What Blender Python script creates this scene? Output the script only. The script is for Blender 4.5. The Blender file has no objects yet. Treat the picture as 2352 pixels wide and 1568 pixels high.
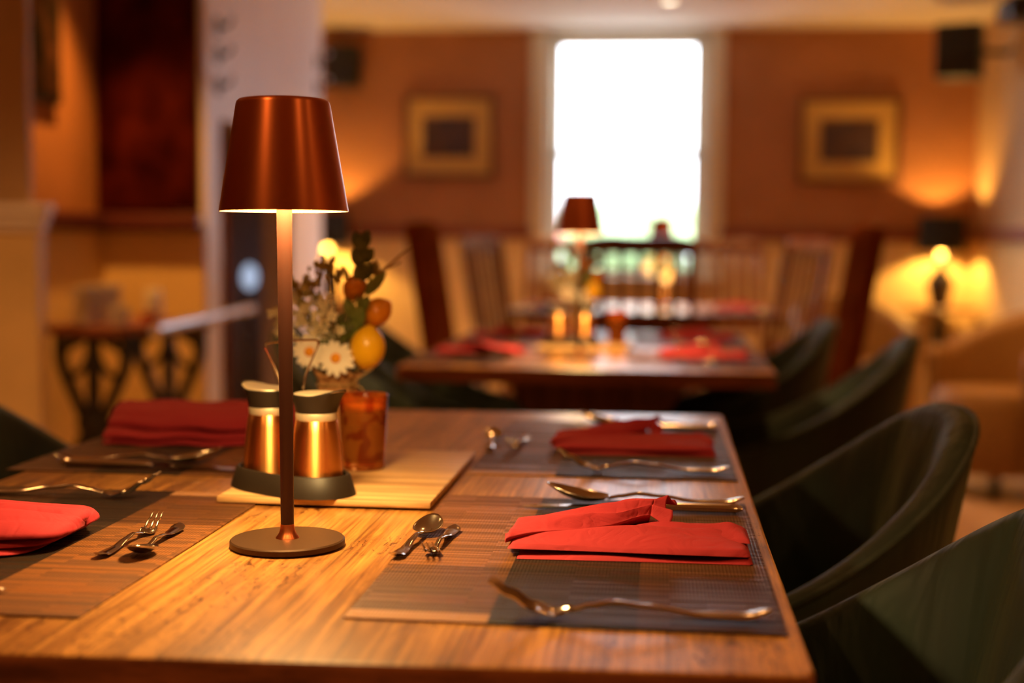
import bpy, bmesh, math, random
from mathutils import Vector, Matrix, Euler
random.seed(7)
PI = math.pi
scene = bpy.context.scene
COL = scene.collection

# ------------------------------------------------------------------ camera
def _n(v):
    v = Vector(v); v.normalize(); return v
CAM_H = 1.016
Yc = _n((339, -220.01, 3100.0))
Dc = _n((-0.01, 1.0, 223.4/3100))
Rc = Dc.cross(Yc); Uc = -Dc
camd = bpy.data.cameras.new('camera'); cam = bpy.data.objects.new('camera', camd); COL.objects.link(cam)
cam.matrix_world = Matrix(((Rc[0], -Rc[1], -Rc[2], 0), (Yc[0], -Yc[1], -Yc[2], 0), (Uc[0], -Uc[1], -Uc[2], CAM_H), (0, 0, 0, 1)))
camd.sensor_width = 36; camd.lens = 3100/2352*36
camd.clip_start = 0.02
camd.dof.use_dof = True; camd.dof.focus_distance = 1.20; camd.dof.aperture_fstop = 2.5
scene.camera = cam

# ------------------------------------------------------------------ world, exposure
w = bpy.data.worlds.new('world'); scene.world = w; w.use_nodes = True
bg = w.node_tree.nodes['Background']; bg.inputs[0].default_value = (0.80, 0.90, 1.0, 1); bg.inputs[1].default_value = 18.0
vs = scene.view_settings
vs.view_transform = 'Standard'; vs.look = 'None'; vs.gamma = 1; vs.use_curve_mapping = False; vs.exposure = 0.0
scene.cycles.use_denoising = True
scene.cycles.max_bounces = 8; scene.cycles.diffuse_bounces = 4; scene.cycles.glossy_bounces = 4
scene.cycles.transmission_bounces = 6; scene.cycles.transparent_max_bounces = 8
scene.cycles.caustics_reflective = False; scene.cycles.caustics_refractive = False
scene.cycles.sample_clamp_indirect = 4.0

# ------------------------------------------------------------------ materials
def hexs(r, g, b):
    f = lambda c: (c/255/12.92) if c/255 <= 0.04045 else ((c/255+0.055)/1.055)**2.4
    return (f(r), f(g), f(b), 1)
def mat(name, col, rough=0.5, metal=0.0, **kw):
    m = bpy.data.materials.new(name); m.use_nodes = True
    b = m.node_tree.nodes['Principled BSDF']
    b.inputs['Base Color'].default_value = (*col[:3], 1); b.inputs['Roughness'].default_value = rough
    b.inputs['Metallic'].default_value = metal
    for k, v in kw.items(): b.inputs[k.replace('_', ' ')].default_value = v
    return m
def N(m, t, **kw):
    n = m.node_tree.nodes.new(t)
    for k, v in kw.items(): setattr(n, k, v)
    return n
def L(m, a, b): m.node_tree.links.new(a, b)
def ramp(m, fac, stops):
    r = N(m, 'ShaderNodeValToRGB'); cr = r.color_ramp
    while len(cr.elements) < len(stops): cr.elements.new(0.5)
    for e, (p, c) in zip(cr.elements, stops): e.position = p; e.color = (*c[:3], 1)
    L(m, fac, r.inputs[0]); return r.outputs[0]
def coords(m, scale=(1, 1, 1), rot=(0, 0, 0), kind='Object'):
    t = N(m, 'ShaderNodeTexCoord'); mp = N(m, 'ShaderNodeMapping')
    mp.inputs['Scale'].default_value = scale; mp.inputs['Rotation'].default_value = rot
    L(m, t.outputs[kind], mp.inputs[0]); return mp.outputs[0]
def noise(m, vec, scale, detail=4, rough=0.55, dist=0.0):
    n = N(m, 'ShaderNodeTexNoise'); n.inputs['Scale'].default_value = scale; n.inputs['Detail'].default_value = detail
    n.inputs['Roughness'].default_value = rough; n.inputs['Distortion'].default_value = dist
    L(m, vec, n.inputs['Vector']); return n.outputs['Fac']
def mathn(m, op, a, b=None, c=None):
    n = N(m, 'ShaderNodeMath', operation=op)
    for i, v in enumerate((a, b, c)):
        if v is None: continue
        if isinstance(v, (int, float)): n.inputs[i].default_value = v
        else: L(m, v, n.inputs[i])
    return n.outputs[0]
def mix(m, fac, a, b, mode='MIX'):
    n = N(m, 'ShaderNodeMix', data_type='RGBA', blend_type=mode)
    for i, v in ((0, fac), (6, a), (7, b)):
        if isinstance(v, (int, float)): n.inputs[i].default_value = v
        elif isinstance(v, tuple): n.inputs[i].default_value = (*v[:3], 1)
        else: L(m, v, n.inputs[i])
    return n.outputs[2]
def bump(m, h, strength=0.3, dist=0.001):
    n = N(m, 'ShaderNodeBump'); n.inputs['Strength'].default_value = strength; n.inputs['Distance'].default_value = dist
    L(m, h, n.inputs['Height']); L(m, n.outputs[0], m.node_tree.nodes['Principled BSDF'].inputs['Normal'])
def setc(m, c, key='Base Color'): L(m, c, m.node_tree.nodes['Principled BSDF'].inputs[key])
def emis(name, col, s):
    m = mat(name, col); b = m.node_tree.nodes['Principled BSDF']
    b.inputs['Emission Color'].default_value = (*col[:3], 1); b.inputs['Emission Strength'].default_value = s
    return m
def painted(name, col, rough=0.6, var=0.12):
    m = mat(name, col, rough); v = coords(m, kind='Object')
    n = noise(m, v, 3.0, 5)
    c = ramp(m, n, [(0.3, tuple(x*(1-var) for x in col[:3])), (0.7, tuple(min(1, x*(1+var)) for x in col[:3]))])
    setc(m, c); bump(m, noise(m, v, 90, 3), 0.15, 0.0008); return m
def wood(name, light, dark, scale=1.0, axis='Y', rough=0.4, plank=None, bumpy=0.25, marks=False, coat=0.0):
    m = mat(name, light, rough)
    if coat: m.node_tree.nodes['Principled BSDF'].inputs['Coat Weight'].default_value = coat; m.node_tree.nodes['Principled BSDF'].inputs['Coat Roughness'].default_value = 0.25
    s = {'Y': (16, 1.1, 16), 'X': (1.1, 16, 16), 'Z': (16, 16, 1.1)}[axis]
    v = coords(m, tuple(x*scale for x in s))
    n1 = noise(m, v, 1.6, 8, 0.65, 1.2)
    fine = noise(m, coords(m, tuple(x*scale for x in {'Y': (260, 5, 60), 'X': (5, 260, 60), 'Z': (260, 60, 5)}[axis])), 1.0, 3, 0.7)
    c = ramp(m, n1, [(0.28, dark), (0.45, tuple((a*0.6+b*0.4) for a, b in zip(light, dark))), (0.62, light)])
    fc = ramp(m, fine, [(0.36, (0.38, 0.31, 0.25)), (0.56, (1, 1, 1))])
    c = mix(m, 0.75, c, fc, 'MULTIPLY')
    h = fine
    gl = noise(m, coords(m, tuple(x*scale for x in {'Y': (95, 2.2, 40), 'X': (2.2, 95, 40), 'Z': (95, 40, 2.2)}[axis])), 1.0, 6, 0.75, 0.4)
    c = mix(m, 0.8, c, ramp(m, gl, [(0.40, (0.50, 0.40, 0.32)), (0.50, (0.95, 0.93, 0.9)), (0.62, (1.12, 1.1, 1.05))]), 'MULTIPLY')
    if plank:
        sx = N(m, 'ShaderNodeSeparateXYZ'); L(m, coords(m), sx.inputs[0])
        comp = sx.outputs['X'] if axis == 'Y' else sx.outputs['Y']
        q = mathn(m, 'DIVIDE', mathn(m, 'ADD', comp, 10.03), plank)
        fl = mathn(m, 'FLOOR', q); wn = N(m, 'ShaderNodeTexWhiteNoise', noise_dimensions='1D'); L(m, fl, wn.inputs['W'])
        tint = ramp(m, wn.outputs['Value'], [(0.0, (0.80, 0.70, 0.62)), (0.5, (0.95, 0.90, 0.86)), (1.0, (1.15, 1.12, 1.02))])
        c = mix(m, 0.9, c, tint, 'MULTIPLY')
        fr = mathn(m, 'ABSOLUTE', mathn(m, 'SUBTRACT', mathn(m, 'FRACT', q), 0.5))
        joint = mathn(m, 'GREATER_THAN', fr, 0.5-0.0012/plank)
        c = mix(m, mathn(m, 'MULTIPLY', joint, 0.6), c, tuple(x*0.35 for x in dark[:3]))
    if marks:
        mv = coords(m, (9, 3.0, 9)); a = noise(m, mv, 1.2, 6, 0.6, 0.6)
        mk = ramp(m, a, [(0.52, (1, 1, 1)), (0.68, (0.40, 0.31, 0.25))])
        c = mix(m, 0.8, c, mk, 'MULTIPLY')
        k = noise(m, coords(m, (120, 42, 120)), 1.0, 5, 0.75, 1.8)
        mk2 = ramp(m, k, [(0.56, (1, 1, 1)), (0.60, (0.22, 0.13, 0.08))])
        reg = ramp(m, noise(m, coords(m, (6, 4, 6)), 1.0, 2), [(0.50, (0, 0, 0)), (0.56, (1, 1, 1))])
        rb = N(m, 'ShaderNodeRGBToBW'); L(m, reg, rb.inputs[0])
        c = mix(m, rb.outputs[0], c, mix(m, 1.0, c, mk2, 'MULTIPLY'))
    setc(m, c); bump(m, h, bumpy, 0.0006)
    return m

M = {}
M['table'] = wood('table wood', (0.62, 0.30, 0.072), (0.15, 0.050, 0.012), 1.0, 'Y', 0.34, plank=0.138, bumpy=0.35, marks=True, coat=0.7)
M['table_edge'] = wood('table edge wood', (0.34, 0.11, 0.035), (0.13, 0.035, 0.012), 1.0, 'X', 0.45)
M['board'] = wood('pale board wood', (0.72, 0.45, 0.20), (0.52, 0.28, 0.11), 0.8, 'X', 0.45, bumpy=0.1)
M['chairwood'] = wood('chair wood', (0.30, 0.10, 0.028), (0.10, 0.028, 0.010), 1.0, 'Z', 0.3, coat=0.6)
M['redwood'] = wood('reddish wood', (0.30, 0.070, 0.016), (0.10, 0.018, 0.006), 1.0, 'Z', 0.65)
M['redwood'].node_tree.nodes['Principled BSDF'].inputs['Specular IOR Level'].default_value = 0.0
M['railwood'] = mat('rail paint', (0.22, 0.06, 0.03), 0.45)
M['trestle'] = wood('trestle wood', (0.42, 0.18, 0.06), (0.18, 0.06, 0.02), 1.0, 'Z', 0.45)
M['terracotta'] = painted('terracotta wall paint', (0.40, 0.165, 0.062), 0.7)
M['khaki'] = painted('khaki wall paint', (0.56, 0.37, 0.20), 0.7)
M['cream'] = painted('cream wainscot paint', (0.78, 0.56, 0.27), 0.5)
M['whitep'] = painted('white paint', (0.88, 0.80, 0.80), 0.4, 0.04)
M['maroon'] = mat('maroon rail paint', (0.085, 0.014, 0.011), 0.5)
M['casing'] = painted('cream window paint', (0.74, 0.66, 0.50), 0.45, 0.04)
M['ceil'] = painted('ceiling paint', (0.86, 0.78, 0.66), 0.7, 0.04)
M['floor'] = wood('floor boards', (0.70, 0.52, 0.36), (0.54, 0.37, 0.24), 1.0, 'Y', 0.35, plank=0.16)
M['copper'] = mat('brushed bronze', (0.62, 0.175, 0.062), 0.34, 1.0)
M['lining'] = mat('pale shade lining', (0.42, 0.20, 0.075), 0.5)
M['pole'] = mat('bronze pole', (0.060, 0.020, 0.012), 0.40, 0.35)
M['copper_dark'] = mat('bronze base', (0.060, 0.028, 0.012), 0.5, 0.5, Specular_IOR_Level=0.3)
M['jugcopper'] = mat('copper jug', (0.90, 0.42, 0.13), 0.36, 1.0)
for k_ in ('copper', 'jugcopper'):
    q_ = M[k_]; b_ = q_.node_tree.nodes['Principled BSDF']; b_.inputs['Anisotropic'].default_value = 0.9 if k_ == 'jugcopper' else 0.6
    tg_ = N(q_, 'ShaderNodeTangent', direction_type='RADIAL', axis='Z'); L(q_, tg_.outputs[0], b_.inputs['Tangent']); b_.inputs['Anisotropic Rotation'].default_value = 0.25
M['steel'] = mat('polished steel', (0.72, 0.66, 0.58), 0.17, 1.0)
M['blade'] = mat('polished blade', (0.85, 0.82, 0.78), 0.10, 1.0)
M['cut'] = mat('worn cutlery steel', (0.60, 0.52, 0.43), 0.16, 1.0)
M['satin'] = mat('satin steel band', (0.80, 0.66, 0.46), 0.42, 0.75)
M['blackplastic'] = mat('black plastic', (0.016, 0.010, 0.006), 0.5, 0, Specular_IOR_Level=0.3)
M['black'] = mat('black', (0.010, 0.009, 0.009), 0.5)
M['iron'] = mat('cast iron', (0.010, 0.008, 0.007), 0.55)
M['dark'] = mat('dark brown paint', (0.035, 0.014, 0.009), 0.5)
# napkin with embossed dots
m = mat('red paper napkin', (0.36, 0.013, 0.024), 0.85); M['napkin'] = m
v = coords(m, (1, 1, 1)); ch = N(m, 'ShaderNodeTexBrick'); ch.inputs['Scale'].default_value = 90; L(m, v, ch.inputs[0])
cre = noise(m, v, 22, 2, 0.5, 1.5); cre = mathn(m, 'ABSOLUTE', mathn(m, 'SUBTRACT', cre, 0.5))
bump(m, mathn(m, 'ADD', mathn(m, 'ADD', mathn(m, 'MULTIPLY', ch.outputs['Fac'], -0.20), mathn(m, 'MULTIPLY', noise(m, v, 60, 4), 0.25)), mathn(m, 'MULTIPLY', cre, 4.0)), 0.6, 0.0016)
# velvet
m = mat('dark green velvet', (0.006, 0.020, 0.013), 0.65, 0, Sheen_Weight=0.55, Sheen_Roughness=0.35); M['velvet'] = m
m.node_tree.nodes['Principled BSDF'].inputs['Sheen Tint'].default_value = (0.33, 0.38, 0.20, 1)
v = coords(m, (3, 3, 1)); setc(m, ramp(m, noise(m, v, 2.5, 3), [(0.35, (0.004, 0.011, 0.008)), (0.7, (0.010, 0.032, 0.020))]))
bump(m, noise(m, coords(m, (14, 14, 1.6)), 1.0, 3, 0.5, 0.6), 0.55, 0.02)
# placemat weave (local x: centre -> diner is -x;  local y left)
m = mat('woven brown placemat', (0.2, 0.09, 0.04), 0.42, Specular_IOR_Level=0.24); M['mat'] = m
v = coords(m); sx = N(m, 'ShaderNodeSeparateXYZ'); L(m, v, sx.inputs[0])
U_ = mathn(m, 'DIVIDE', mathn(m, 'ADD', sx.outputs['X'], 0.155), 0.31)      # 0 at diner, 1 at table centre
V_ = mathn(m, 'DIVIDE', mathn(m, 'ADD', sx.outputs['Y'], 0.236), 0.472)     # 1 = diner's left
colr = ramp(m, U_, [(0.0, (0.075, 0.028, 0.011)), (0.33, (0.022, 0.011, 0.006)), (0.67, (0.140, 0.052, 0.016))]); 
for n_ in m.node_tree.nodes:
    if n_.type == 'VALTORGB': n_.color_ramp.interpolation = 'CONSTANT'
br = N(m, 'ShaderNodeTexBrick'); br.inputs['Scale'].default_value = 1.0
br.inputs['Color1'].default_value = (0, 0, 0, 1); br.inputs['Color2'].default_value = (1, 1, 1, 1); br.inputs['Mortar Size'].default_value = 0
br.inputs['Brick Width'].default_value = 0.075; br.inputs['Row Height'].default_value = 0.0042; br.offset_frequency = 3; br.offset = 0.37
L(m, v, br.inputs[0])
dash = N(m, 'ShaderNodeRGBToBW'); L(m, br.outputs['Color'], dash.inputs[0])
st = ramp(m, dash.outputs[0], [(0.0, (0.62, 0.62, 0.62)), (0.5, (1, 1, 1)), (1.0, (1.5, 1.45, 1.4))])
c = mix(m, 1.0, colr, st, 'MULTIPLY')
rowd = mathn(m, 'GREATER_THAN', V_, 0.655)
c = mix(m, rowd, c, mix(m, 1.0, c, (0.52, 0.5, 0.52), 'MULTIPLY'))
hem = mathn(m, 'MULTIPLY', mathn(m, 'GREATER_THAN', V_, 0.955), mathn(m, 'GREATER_THAN', U_, 0.67))
c = mix(m, hem, c, (0.32, 0.15, 0.07))
setc(m, c)
wv = N(m, 'ShaderNodeTexWave', wave_type='BANDS', bands_direction='X'); wv.inputs['Scale'].default_value = 110; L(m, v, wv.inputs[0])
wv2 = N(m, 'ShaderNodeTexWave', wave_type='BANDS', bands_direction='Y'); wv2.inputs['Scale'].default_value = 110; L(m, v, wv2.inputs[0])
rr_ = ramp(m, dash.outputs[0], [(0.0, (0.55,)*3), (0.6, (0.45,)*3), (1.0, (0.26,)*3)]); setc(m, rr_, 'Roughness')
bump(m, mathn(m, 'ADD', mathn(m, 'MULTIPLY', wv.outputs['Fac'], wv2.outputs['Fac']), mathn(m, 'MULTIPLY', dash.outputs[0], 0.7)), 0.7, 0.0007)
# glass
m = bpy.data.materials.new('window glass'); m.use_nodes = True; M['glass'] = m
nt = m.node_tree; nt.nodes.clear(); o = N(m, 'ShaderNodeOutputMaterial'); t = N(m, 'ShaderNodeBsdfTransparent'); g = N(m, 'ShaderNodeBsdfGlossy'); g.inputs['Roughness'].default_value = 0.02
mx = N(m, 'ShaderNodeMixShader'); mx.inputs[0].default_value = 0.06; L(m, t.outputs[0], mx.inputs[1]); L(m, g.outputs[0], mx.inputs[2]); L(m, mx.outputs[0], o.inputs[0])
m = mat('amber glass', (0.95, 0.22, 0.03), 0.12, 0, Transmission_Weight=0.85, IOR=1.3); M['amber'] = m
pt = ramp(m, noise(m, coords(m, (1, 1, 0.7)), 55, 1.5, 0.4, 0.8), [(0.50, (0.95, 0.28, 0.04)), (0.56, (0.62, 0.10, 0.015))]); setc(m, pt)
M['wax'] = mat('amber wax', (0.9, 0.42, 0.12), 0.5, 0, Subsurface_Weight=0.2)
M['lemon'] = mat('lemon peel', (0.93, 0.50, 0.012), 0.28); m = M['lemon']; bump(m, noise(m, coords(m), 300, 2), 0.15, 0.0005)
m_o = mat('orange lemon peel', (0.85, 0.30, 0.012), 0.3); M['orange'] = m_o
M['petal'] = mat('white petal', (0.90, 0.80, 0.66), 0.6)
M['daisycore'] = mat('daisy centre', (0.85, 0.33, 0.01), 0.8)
M['blossom'] = mat('pale green blossom', (0.66, 0.60, 0.24), 0.6)
M['blossom2'] = mat('cream blossom', (0.86, 0.76, 0.50), 0.6)
M['bud'] = mat('yellow green bud', (0.36, 0.27, 0.06), 0.6)
M['leaf'] = mat('dull green leaf', (0.085, 0.095, 0.022), 0.55)
M['leaf2'] = mat('bright green leaf', (0.16, 0.20, 0.04), 0.5)
M['stem'] = mat('olive stem', (0.16, 0.15, 0.045), 0.6)
M['twig'] = mat('dry twig', (0.36, 0.21, 0.075), 0.7)
m = mat('burlap', (0.45, 0.21, 0.075), 0.9); M['burlap'] = m; bump(m, noise(m, coords(m), 400, 3), 0.8, 0.002)
M['gold'] = mat('gold mount', (0.62, 0.38, 0.10), 0.5)
M['frame'] = mat('brown picture frame', (0.13, 0.05, 0.02), 0.4)
m = mat('dark print', (0.05, 0.03, 0.03), 0.6); M['print'] = m
setc(m, ramp(m, noise(m, coords(m, (3, 3, 8)), 2.0, 4), [(0.35, (0.035, 0.022, 0.035)), (0.65, (0.10, 0.045, 0.03))]))
m = mat('dark floral canvas', (0.03, 0.02, 0.015), 0.8, 0, Specular_IOR_Level=0.0); M['canvas'] = m
setc(m, ramp(m, noise(m, coords(m, (6, 6, 5)), 1.3, 3), [(0.42, (0.008, 0.006, 0.004)), (0.6, (0.035, 0.015, 0.009)), (0.75, (0.08, 0.032, 0.018))]))
m = mat('dark red lacquer', (0.06, 0.008, 0.006), 0.6, 0, Specular_IOR_Level=0.05); M['redpanel'] = m
setc(m, ramp(m, noise(m, coords(m, (5, 5, 4)), 1.5, 4), [(0.35, (0.030, 0.0015, 0.0015)), (0.7, (0.11, 0.012, 0.004))]))
M['white_ceramic'] = mat('white ceramic', (0.75, 0.70, 0.62), 0.3)
M['grey_ceramic'] = mat('grey glazed ceramic', (0.60, 0.55, 0.50), 0.4)
M['vase'] = mat('smoky grey glaze', (0.05, 0.04, 0.04), 0.15)
M['led'] = emis('warm led', (1.0, 0.62, 0.26), 14)
M['bulb'] = emis('warm bulb', (1.0, 0.60, 0.13), 9)
M['down'] = emis('ceiling spot glow', (1.0, 0.85, 0.6), 8)
M['glint'] = emis('pale globe', (0.55, 0.70, 0.95), 0.75)  # emission standing in for a daylight reflection in the doorway
M['facade'] = painted('white render', (0.85, 0.85, 0.85), 0.8, 0.03)
M['facadewin'] = mat('street window glass', (0.25, 0.28, 0.38), 0.2)
M['hedge'] = painted('hedge green', (0.26, 0.36, 0.18), 0.8)
M['pink'] = mat('pink red car paint', (0.55, 0.10, 0.12), 0.3)
M['asphalt'] = painted('pavement', (0.30, 0.30, 0.32), 0.9)
M['leather'] = mat('tan leather', (0.27, 0.14, 0.036), 0.55)
M['greyrail'] = mat('pale brushed metal', (0.72, 0.72, 0.80), 0.28, 0.85)

# ------------------------------------------------------------------ mesh helpers
def obj(name, verts, faces, material, parent=None, smooth=True, loc=None, mods=None, angle=None):
    me = bpy.data.meshes.new(name); me.from_pydata([tuple(v) for v in verts], [], faces); me.update()
    mats = material if isinstance(material, (list, tuple)) else [material]
    for q in mats: me.materials.append(q)
    if smooth:
        for p in me.polygons: p.use_smooth = True
        if angle:
            try: me.set_sharp_from_angle(angle=math.radians(angle))
            except Exception: pass
    o = bpy.data.objects.new(name, me); COL.objects.link(o)
    if parent: o.parent = parent
    if loc: o.location = loc
    return o
def tag(o, label=None, cat=None, group=None, kind=None):
    if label: o['label'] = label
    if cat: o['category'] = cat
    if group: o['group'] = group
    if kind: o['kind'] = kind
    return o
def thing(name, label, cat, loc=(0, 0, 0), rz=0, group=None, rx=0, ry=0):
    o = bpy.data.objects.new(name, None); COL.objects.link(o); o.location = loc; o.rotation_euler = (rx, ry, rz)
    o.empty_display_size = 0.05
    return tag(o, label, cat, group)
def dup(root, label=None, loc=None, rz=None, group=None):
    def cp(o, p):
        c = o.copy(); COL.objects.link(c); c.parent = p
        c.matrix_parent_inverse = o.matrix_parent_inverse
        for k in o.children: cp(k, c)
        return c
    r = cp(root, root.parent)
    if label: r['label'] = label
    if group: r['group'] = group
    if loc is not None: r.location = loc
    if rz is not None: r.rotation_euler[2] = rz
    return r
class MB:
    def __init__(s): s.v = []; s.f = []
    def add(s, v, f):
        k = len(s.v); s.v += [Vector(x) for x in v]; s.f += [tuple(i+k for i in q) for q in f]; return s
    def box(s, a, b, bev=0.0):
        (x0, y0, z0), (x1, y1, z1) = a, b
        if x0 > x1: x0, x1 = x1, x0
        if y0 > y1: y0, y1 = y1, y0
        if z0 > z1: z0, z1 = z1, z0
        if not bev:
            return s.add([(x0,y0,z0),(x1,y0,z0),(x1,y1,z0),(x0,y1,z0),(x0,y0,z1),(x1,y0,z1),(x1,y1,z1),(x0,y1,z1)],
                         [(0,3,2,1),(4,5,6,7),(0,1,5,4),(1,2,6,5),(2,3,7,6),(3,0,4,7)])
        bm = bmesh.new(); bmesh.ops.create_cube(bm, size=1)
        for q in bm.verts: q.co = Vector(((x0+x1)/2+q.co.x*(x1-x0), (y0+y1)/2+q.co.y*(y1-y0), (z0+z1)/2+q.co.z*(z1-z0)))
        bmesh.ops.bevel(bm, geom=bm.edges[:], offset=bev, segments=2, profile=0.5, affect='EDGES')
        bm.verts.index_update(); s.add([q.co.copy() for q in bm.verts], [[q.index for q in f.verts] for f in bm.faces]); bm.free(); return s
    def lathe(s, prof, seg=48, c=(0, 0, 0), cap0=True, cap1=True, sx=1, sy=1):
        k = len(s.v); c = Vector(c)
        for r, z in prof:
            for i in range(seg):
                a = 2*PI*i/seg; s.v.append(c+Vector((r*sx*math.cos(a), r*sy*math.sin(a), z)))
        for j in range(len(prof)-1):
            for i in range(seg):
                i2 = (i+1) % seg; s.f.append((k+j*seg+i, k+j*seg+i2, k+(j+1)*seg+i2, k+(j+1)*seg+i))
        if cap0: s.f.append(tuple(k+i for i in range(seg))[::-1])
        if cap1: s.f.append(tuple(k+(len(prof)-1)*seg+i for i in range(seg)))
        return s
    def tube(s, pts, r, seg=10, closed=False, cap=True, flat=1.0):
        pts = [Vector(p) for p in pts]; n = len(pts); k = len(s.v); rr = r if isinstance(r, (list, tuple)) else [r]*n
        up = None
        for i, p in enumerate(pts):
            a = pts[(i-1) % n] if (closed or i > 0) else p; b = pts[(i+1) % n] if (closed or i < n-1) else p
            t = (b-a).normalized()
            if up is None: up = Vector((0, 0, 1)) if abs(t.z) < 0.9 else Vector((1, 0, 0))
            x = t.cross(up)
            if x.length < 1e-6: x = t.orthogonal()
            x.normalize(); y = x.cross(t).normalized(); up = y
            for j in range(seg):
                an = 2*PI*j/seg; s.v.append(p+x*math.cos(an)*rr[i]+y*math.sin(an)*rr[i]*flat)
        m_ = n if closed else n-1
        for i in range(m_):
            i2 = (i+1) % n
            for j in range(seg):
                j2 = (j+1) % seg; s.f.append((k+i*seg+j, k+i*seg+j2, k+i2*seg+j2, k+i2*seg+j))
        if cap and not closed:
            s.f.append(tuple(k+j for j in range(seg))[::-1]); s.f.append(tuple(k+(n-1)*seg+j for j in range(seg)))
        return s
    def grid(s, fn, nu, nv, closed_u=False):
        k = len(s.v)
        for i in range(nu):
            for j in range(nv):
                s.v.append(Vector(fn(i/(nu if closed_u else nu-1), j/(nv-1))))
        for i in range(nu if closed_u else nu-1):
            i2 = (i+1) % nu
            for j in range(nv-1): s.f.append((k+i*nv+j, k+i2*nv+j, k+i2*nv+j+1, k+i*nv+j+1))
        return s
    def sphere(s, c, r, seg=20, rings=12, sc=(1, 1, 1), rot=None):
        c = Vector(c); prof = []
        k = len(s.v)
        for j in range(rings+1):
            th = PI*j/rings
            for i in range(seg):
                a = 2*PI*i/seg; q = Vector((r*sc[0]*math.sin(th)*math.cos(a), r*sc[1]*math.sin(th)*math.sin(a), r*sc[2]*math.cos(th)))
                if rot: q = rot @ q
                s.v.append(c+q)
        for j in range(rings):
            for i in range(seg):
                i2 = (i+1) % seg; s.f.append((k+j*seg+i, k+(j+1)*seg+i, k+(j+1)*seg+i2, k+j*seg+i2))
        return s
    def build(s, name, material, parent=None, smooth=True, angle=40, solid=0, sub=0, loc=None):
        o = obj(name, s.v, s.f, material, parent, smooth, loc, angle=angle)
        if solid:
            md = o.modifiers.new('solid', 'SOLIDIFY'); md.thickness = solid; md.offset = 0
        if sub:
            md = o.modifiers.new('sub', 'SUBSURF'); md.levels = sub; md.render_levels = sub
        return o
def box(name, a, b, material, parent=None, bev=0.0, **k): return MB().box(a, b, bev).build(name, material, parent, **k)
def cr(pts, n=8):
    """Catmull-Rom through points"""
    P_ = [Vector(p) for p in pts]; P_ = [P_[0]*2-P_[1]]+P_+[P_[-1]*2-P_[-2]]; out = []
    for i in range(1, len(P_)-2):
        for k in range(n):
            t = k/n; a, b, c, d = P_[i-1:i+3]
            out.append(0.5*((2*b)+(-a+c)*t+(2*a-5*b+4*c-d)*t*t+(-a+3*b-3*c+d)*t**3))
    out.append(P_[-2]); return out
def interp(tab, x):
    if x <= tab[0][0]: return tab[0][1]
    for (a, p), (b, q) in zip(tab, tab[1:]):
        if x <= b:
            t = (x-a)/(b-a); t = t*t*(3-2*t); return p+(q-p)*t
    return tab[-1][1]

# ------------------------------------------------------------------ lights
def area(name, loc, rot, size, power, col=(1, 0.6, 0.3), shape='DISK', spread=PI, size_y=None):
    l = bpy.data.lights.new(name, 'AREA'); l.shape = shape; l.size = size
    if size_y: l.size_y = size_y
    l.energy = power; l.color = col; l.spread = spread
    o = bpy.data.objects.new(name, l); COL.objects.link(o); o.location = loc; o.rotation_euler = rot; return o
def point(name, loc, power, col=(1, 0.6, 0.3), r=0.02):
    l = bpy.data.lights.new(name, 'POINT'); l.energy = power; l.color = col; l.shadow_soft_size = r
    o = bpy.data.objects.new(name, l); COL.objects.link(o); o.location = loc; return o
def spot(name, loc, power, ang=100, blend=0.8, col=(1, 0.6, 0.3), r=0.03):
    l = bpy.data.lights.new(name, 'SPOT'); l.energy = power; l.color = col; l.shadow_soft_size = r; l.spot_size = math.radians(ang); l.spot_blend = blend
    o = bpy.data.objects.new(name, l); COL.objects.link(o); o.location = loc; return o
CEIL = 2.265
def downlight(x, y, power, label, ang=125, col=(1, 0.46, 0.13)):
    t = thing('ceiling_downlight', label, 'ceiling light', (x, y, CEIL), 0, 'ceiling downlights')
    MB().lathe([(0.045, 0), (0.045, -0.006), (0.036, -0.008), (0.034, -0.002)], 24, cap0=False, cap1=False).build('trim_ring', M['whitep'], t)
    MB().lathe([(0.033, -0.003), (0.001, -0.0035)], 24, cap0=False).build('lens', M['down'], t)
    s = spot('downlight_lamp', (0, 0, -0.02), power, ang, 0.9, col, 0.035); s.parent = t
    return t

# ------------------------------------------------------------------ room shell
def S(o): return tag(o, kind='structure')
RX, FY = 1.78, 7.95
S(box('floor', (-4.5, -3.2, -0.1), (RX+0.2, FY+0.2, 0), M['floor'], smooth=False))
S(box('ceiling', (-4.5, -3.2, CEIL), (RX+0.2, FY+0.2, CEIL+0.15), M['ceil'], smooth=False))
WX0, WX1, WZ0, WZ1 = -0.66, 0.255, 0.84, 2.235
RAILZ = 1.085
# far wall with the window opening: terracotta above the rail, cream below
fw = MB()
fw.box((-4.5, FY, RAILZ), (WX0, FY+0.2, CEIL)); fw.box((WX1, FY, RAILZ), (RX+0.2, FY+0.2, CEIL)); fw.box((WX0, FY, WZ1), (WX1, FY+0.2, CEIL))
wall_far = S(fw.build('wall_far', M['terracotta'], smooth=False))
lw = MB(); lw.box((-4.5, FY-0.012, 0), (WX0, FY+0.2, RAILZ)); lw.box((WX1, FY-0.012, 0), (RX+0.2, FY+0.2, RAILZ)); lw.box((WX0, FY-0.012, 0), (WX1, FY+0.2, WZ0))
S(lw.build('wall_far_wainscot', M['cream'], smooth=False))
t = MB(); t.box((-4.5, FY-0.045, RAILZ-0.035), (WX0-0.09, FY, RAILZ+0.035), 0.008); t.box((WX1+0.09, FY-0.045, RAILZ-0.035), (RX, FY, RAILZ+0.035), 0.008)
S(t.build('trim_1', M['railwood']))
S(box('baseboard_far', (-4.5, FY-0.03, 0), (RX, FY-0.012, 0.12), M['cream']))
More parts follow.
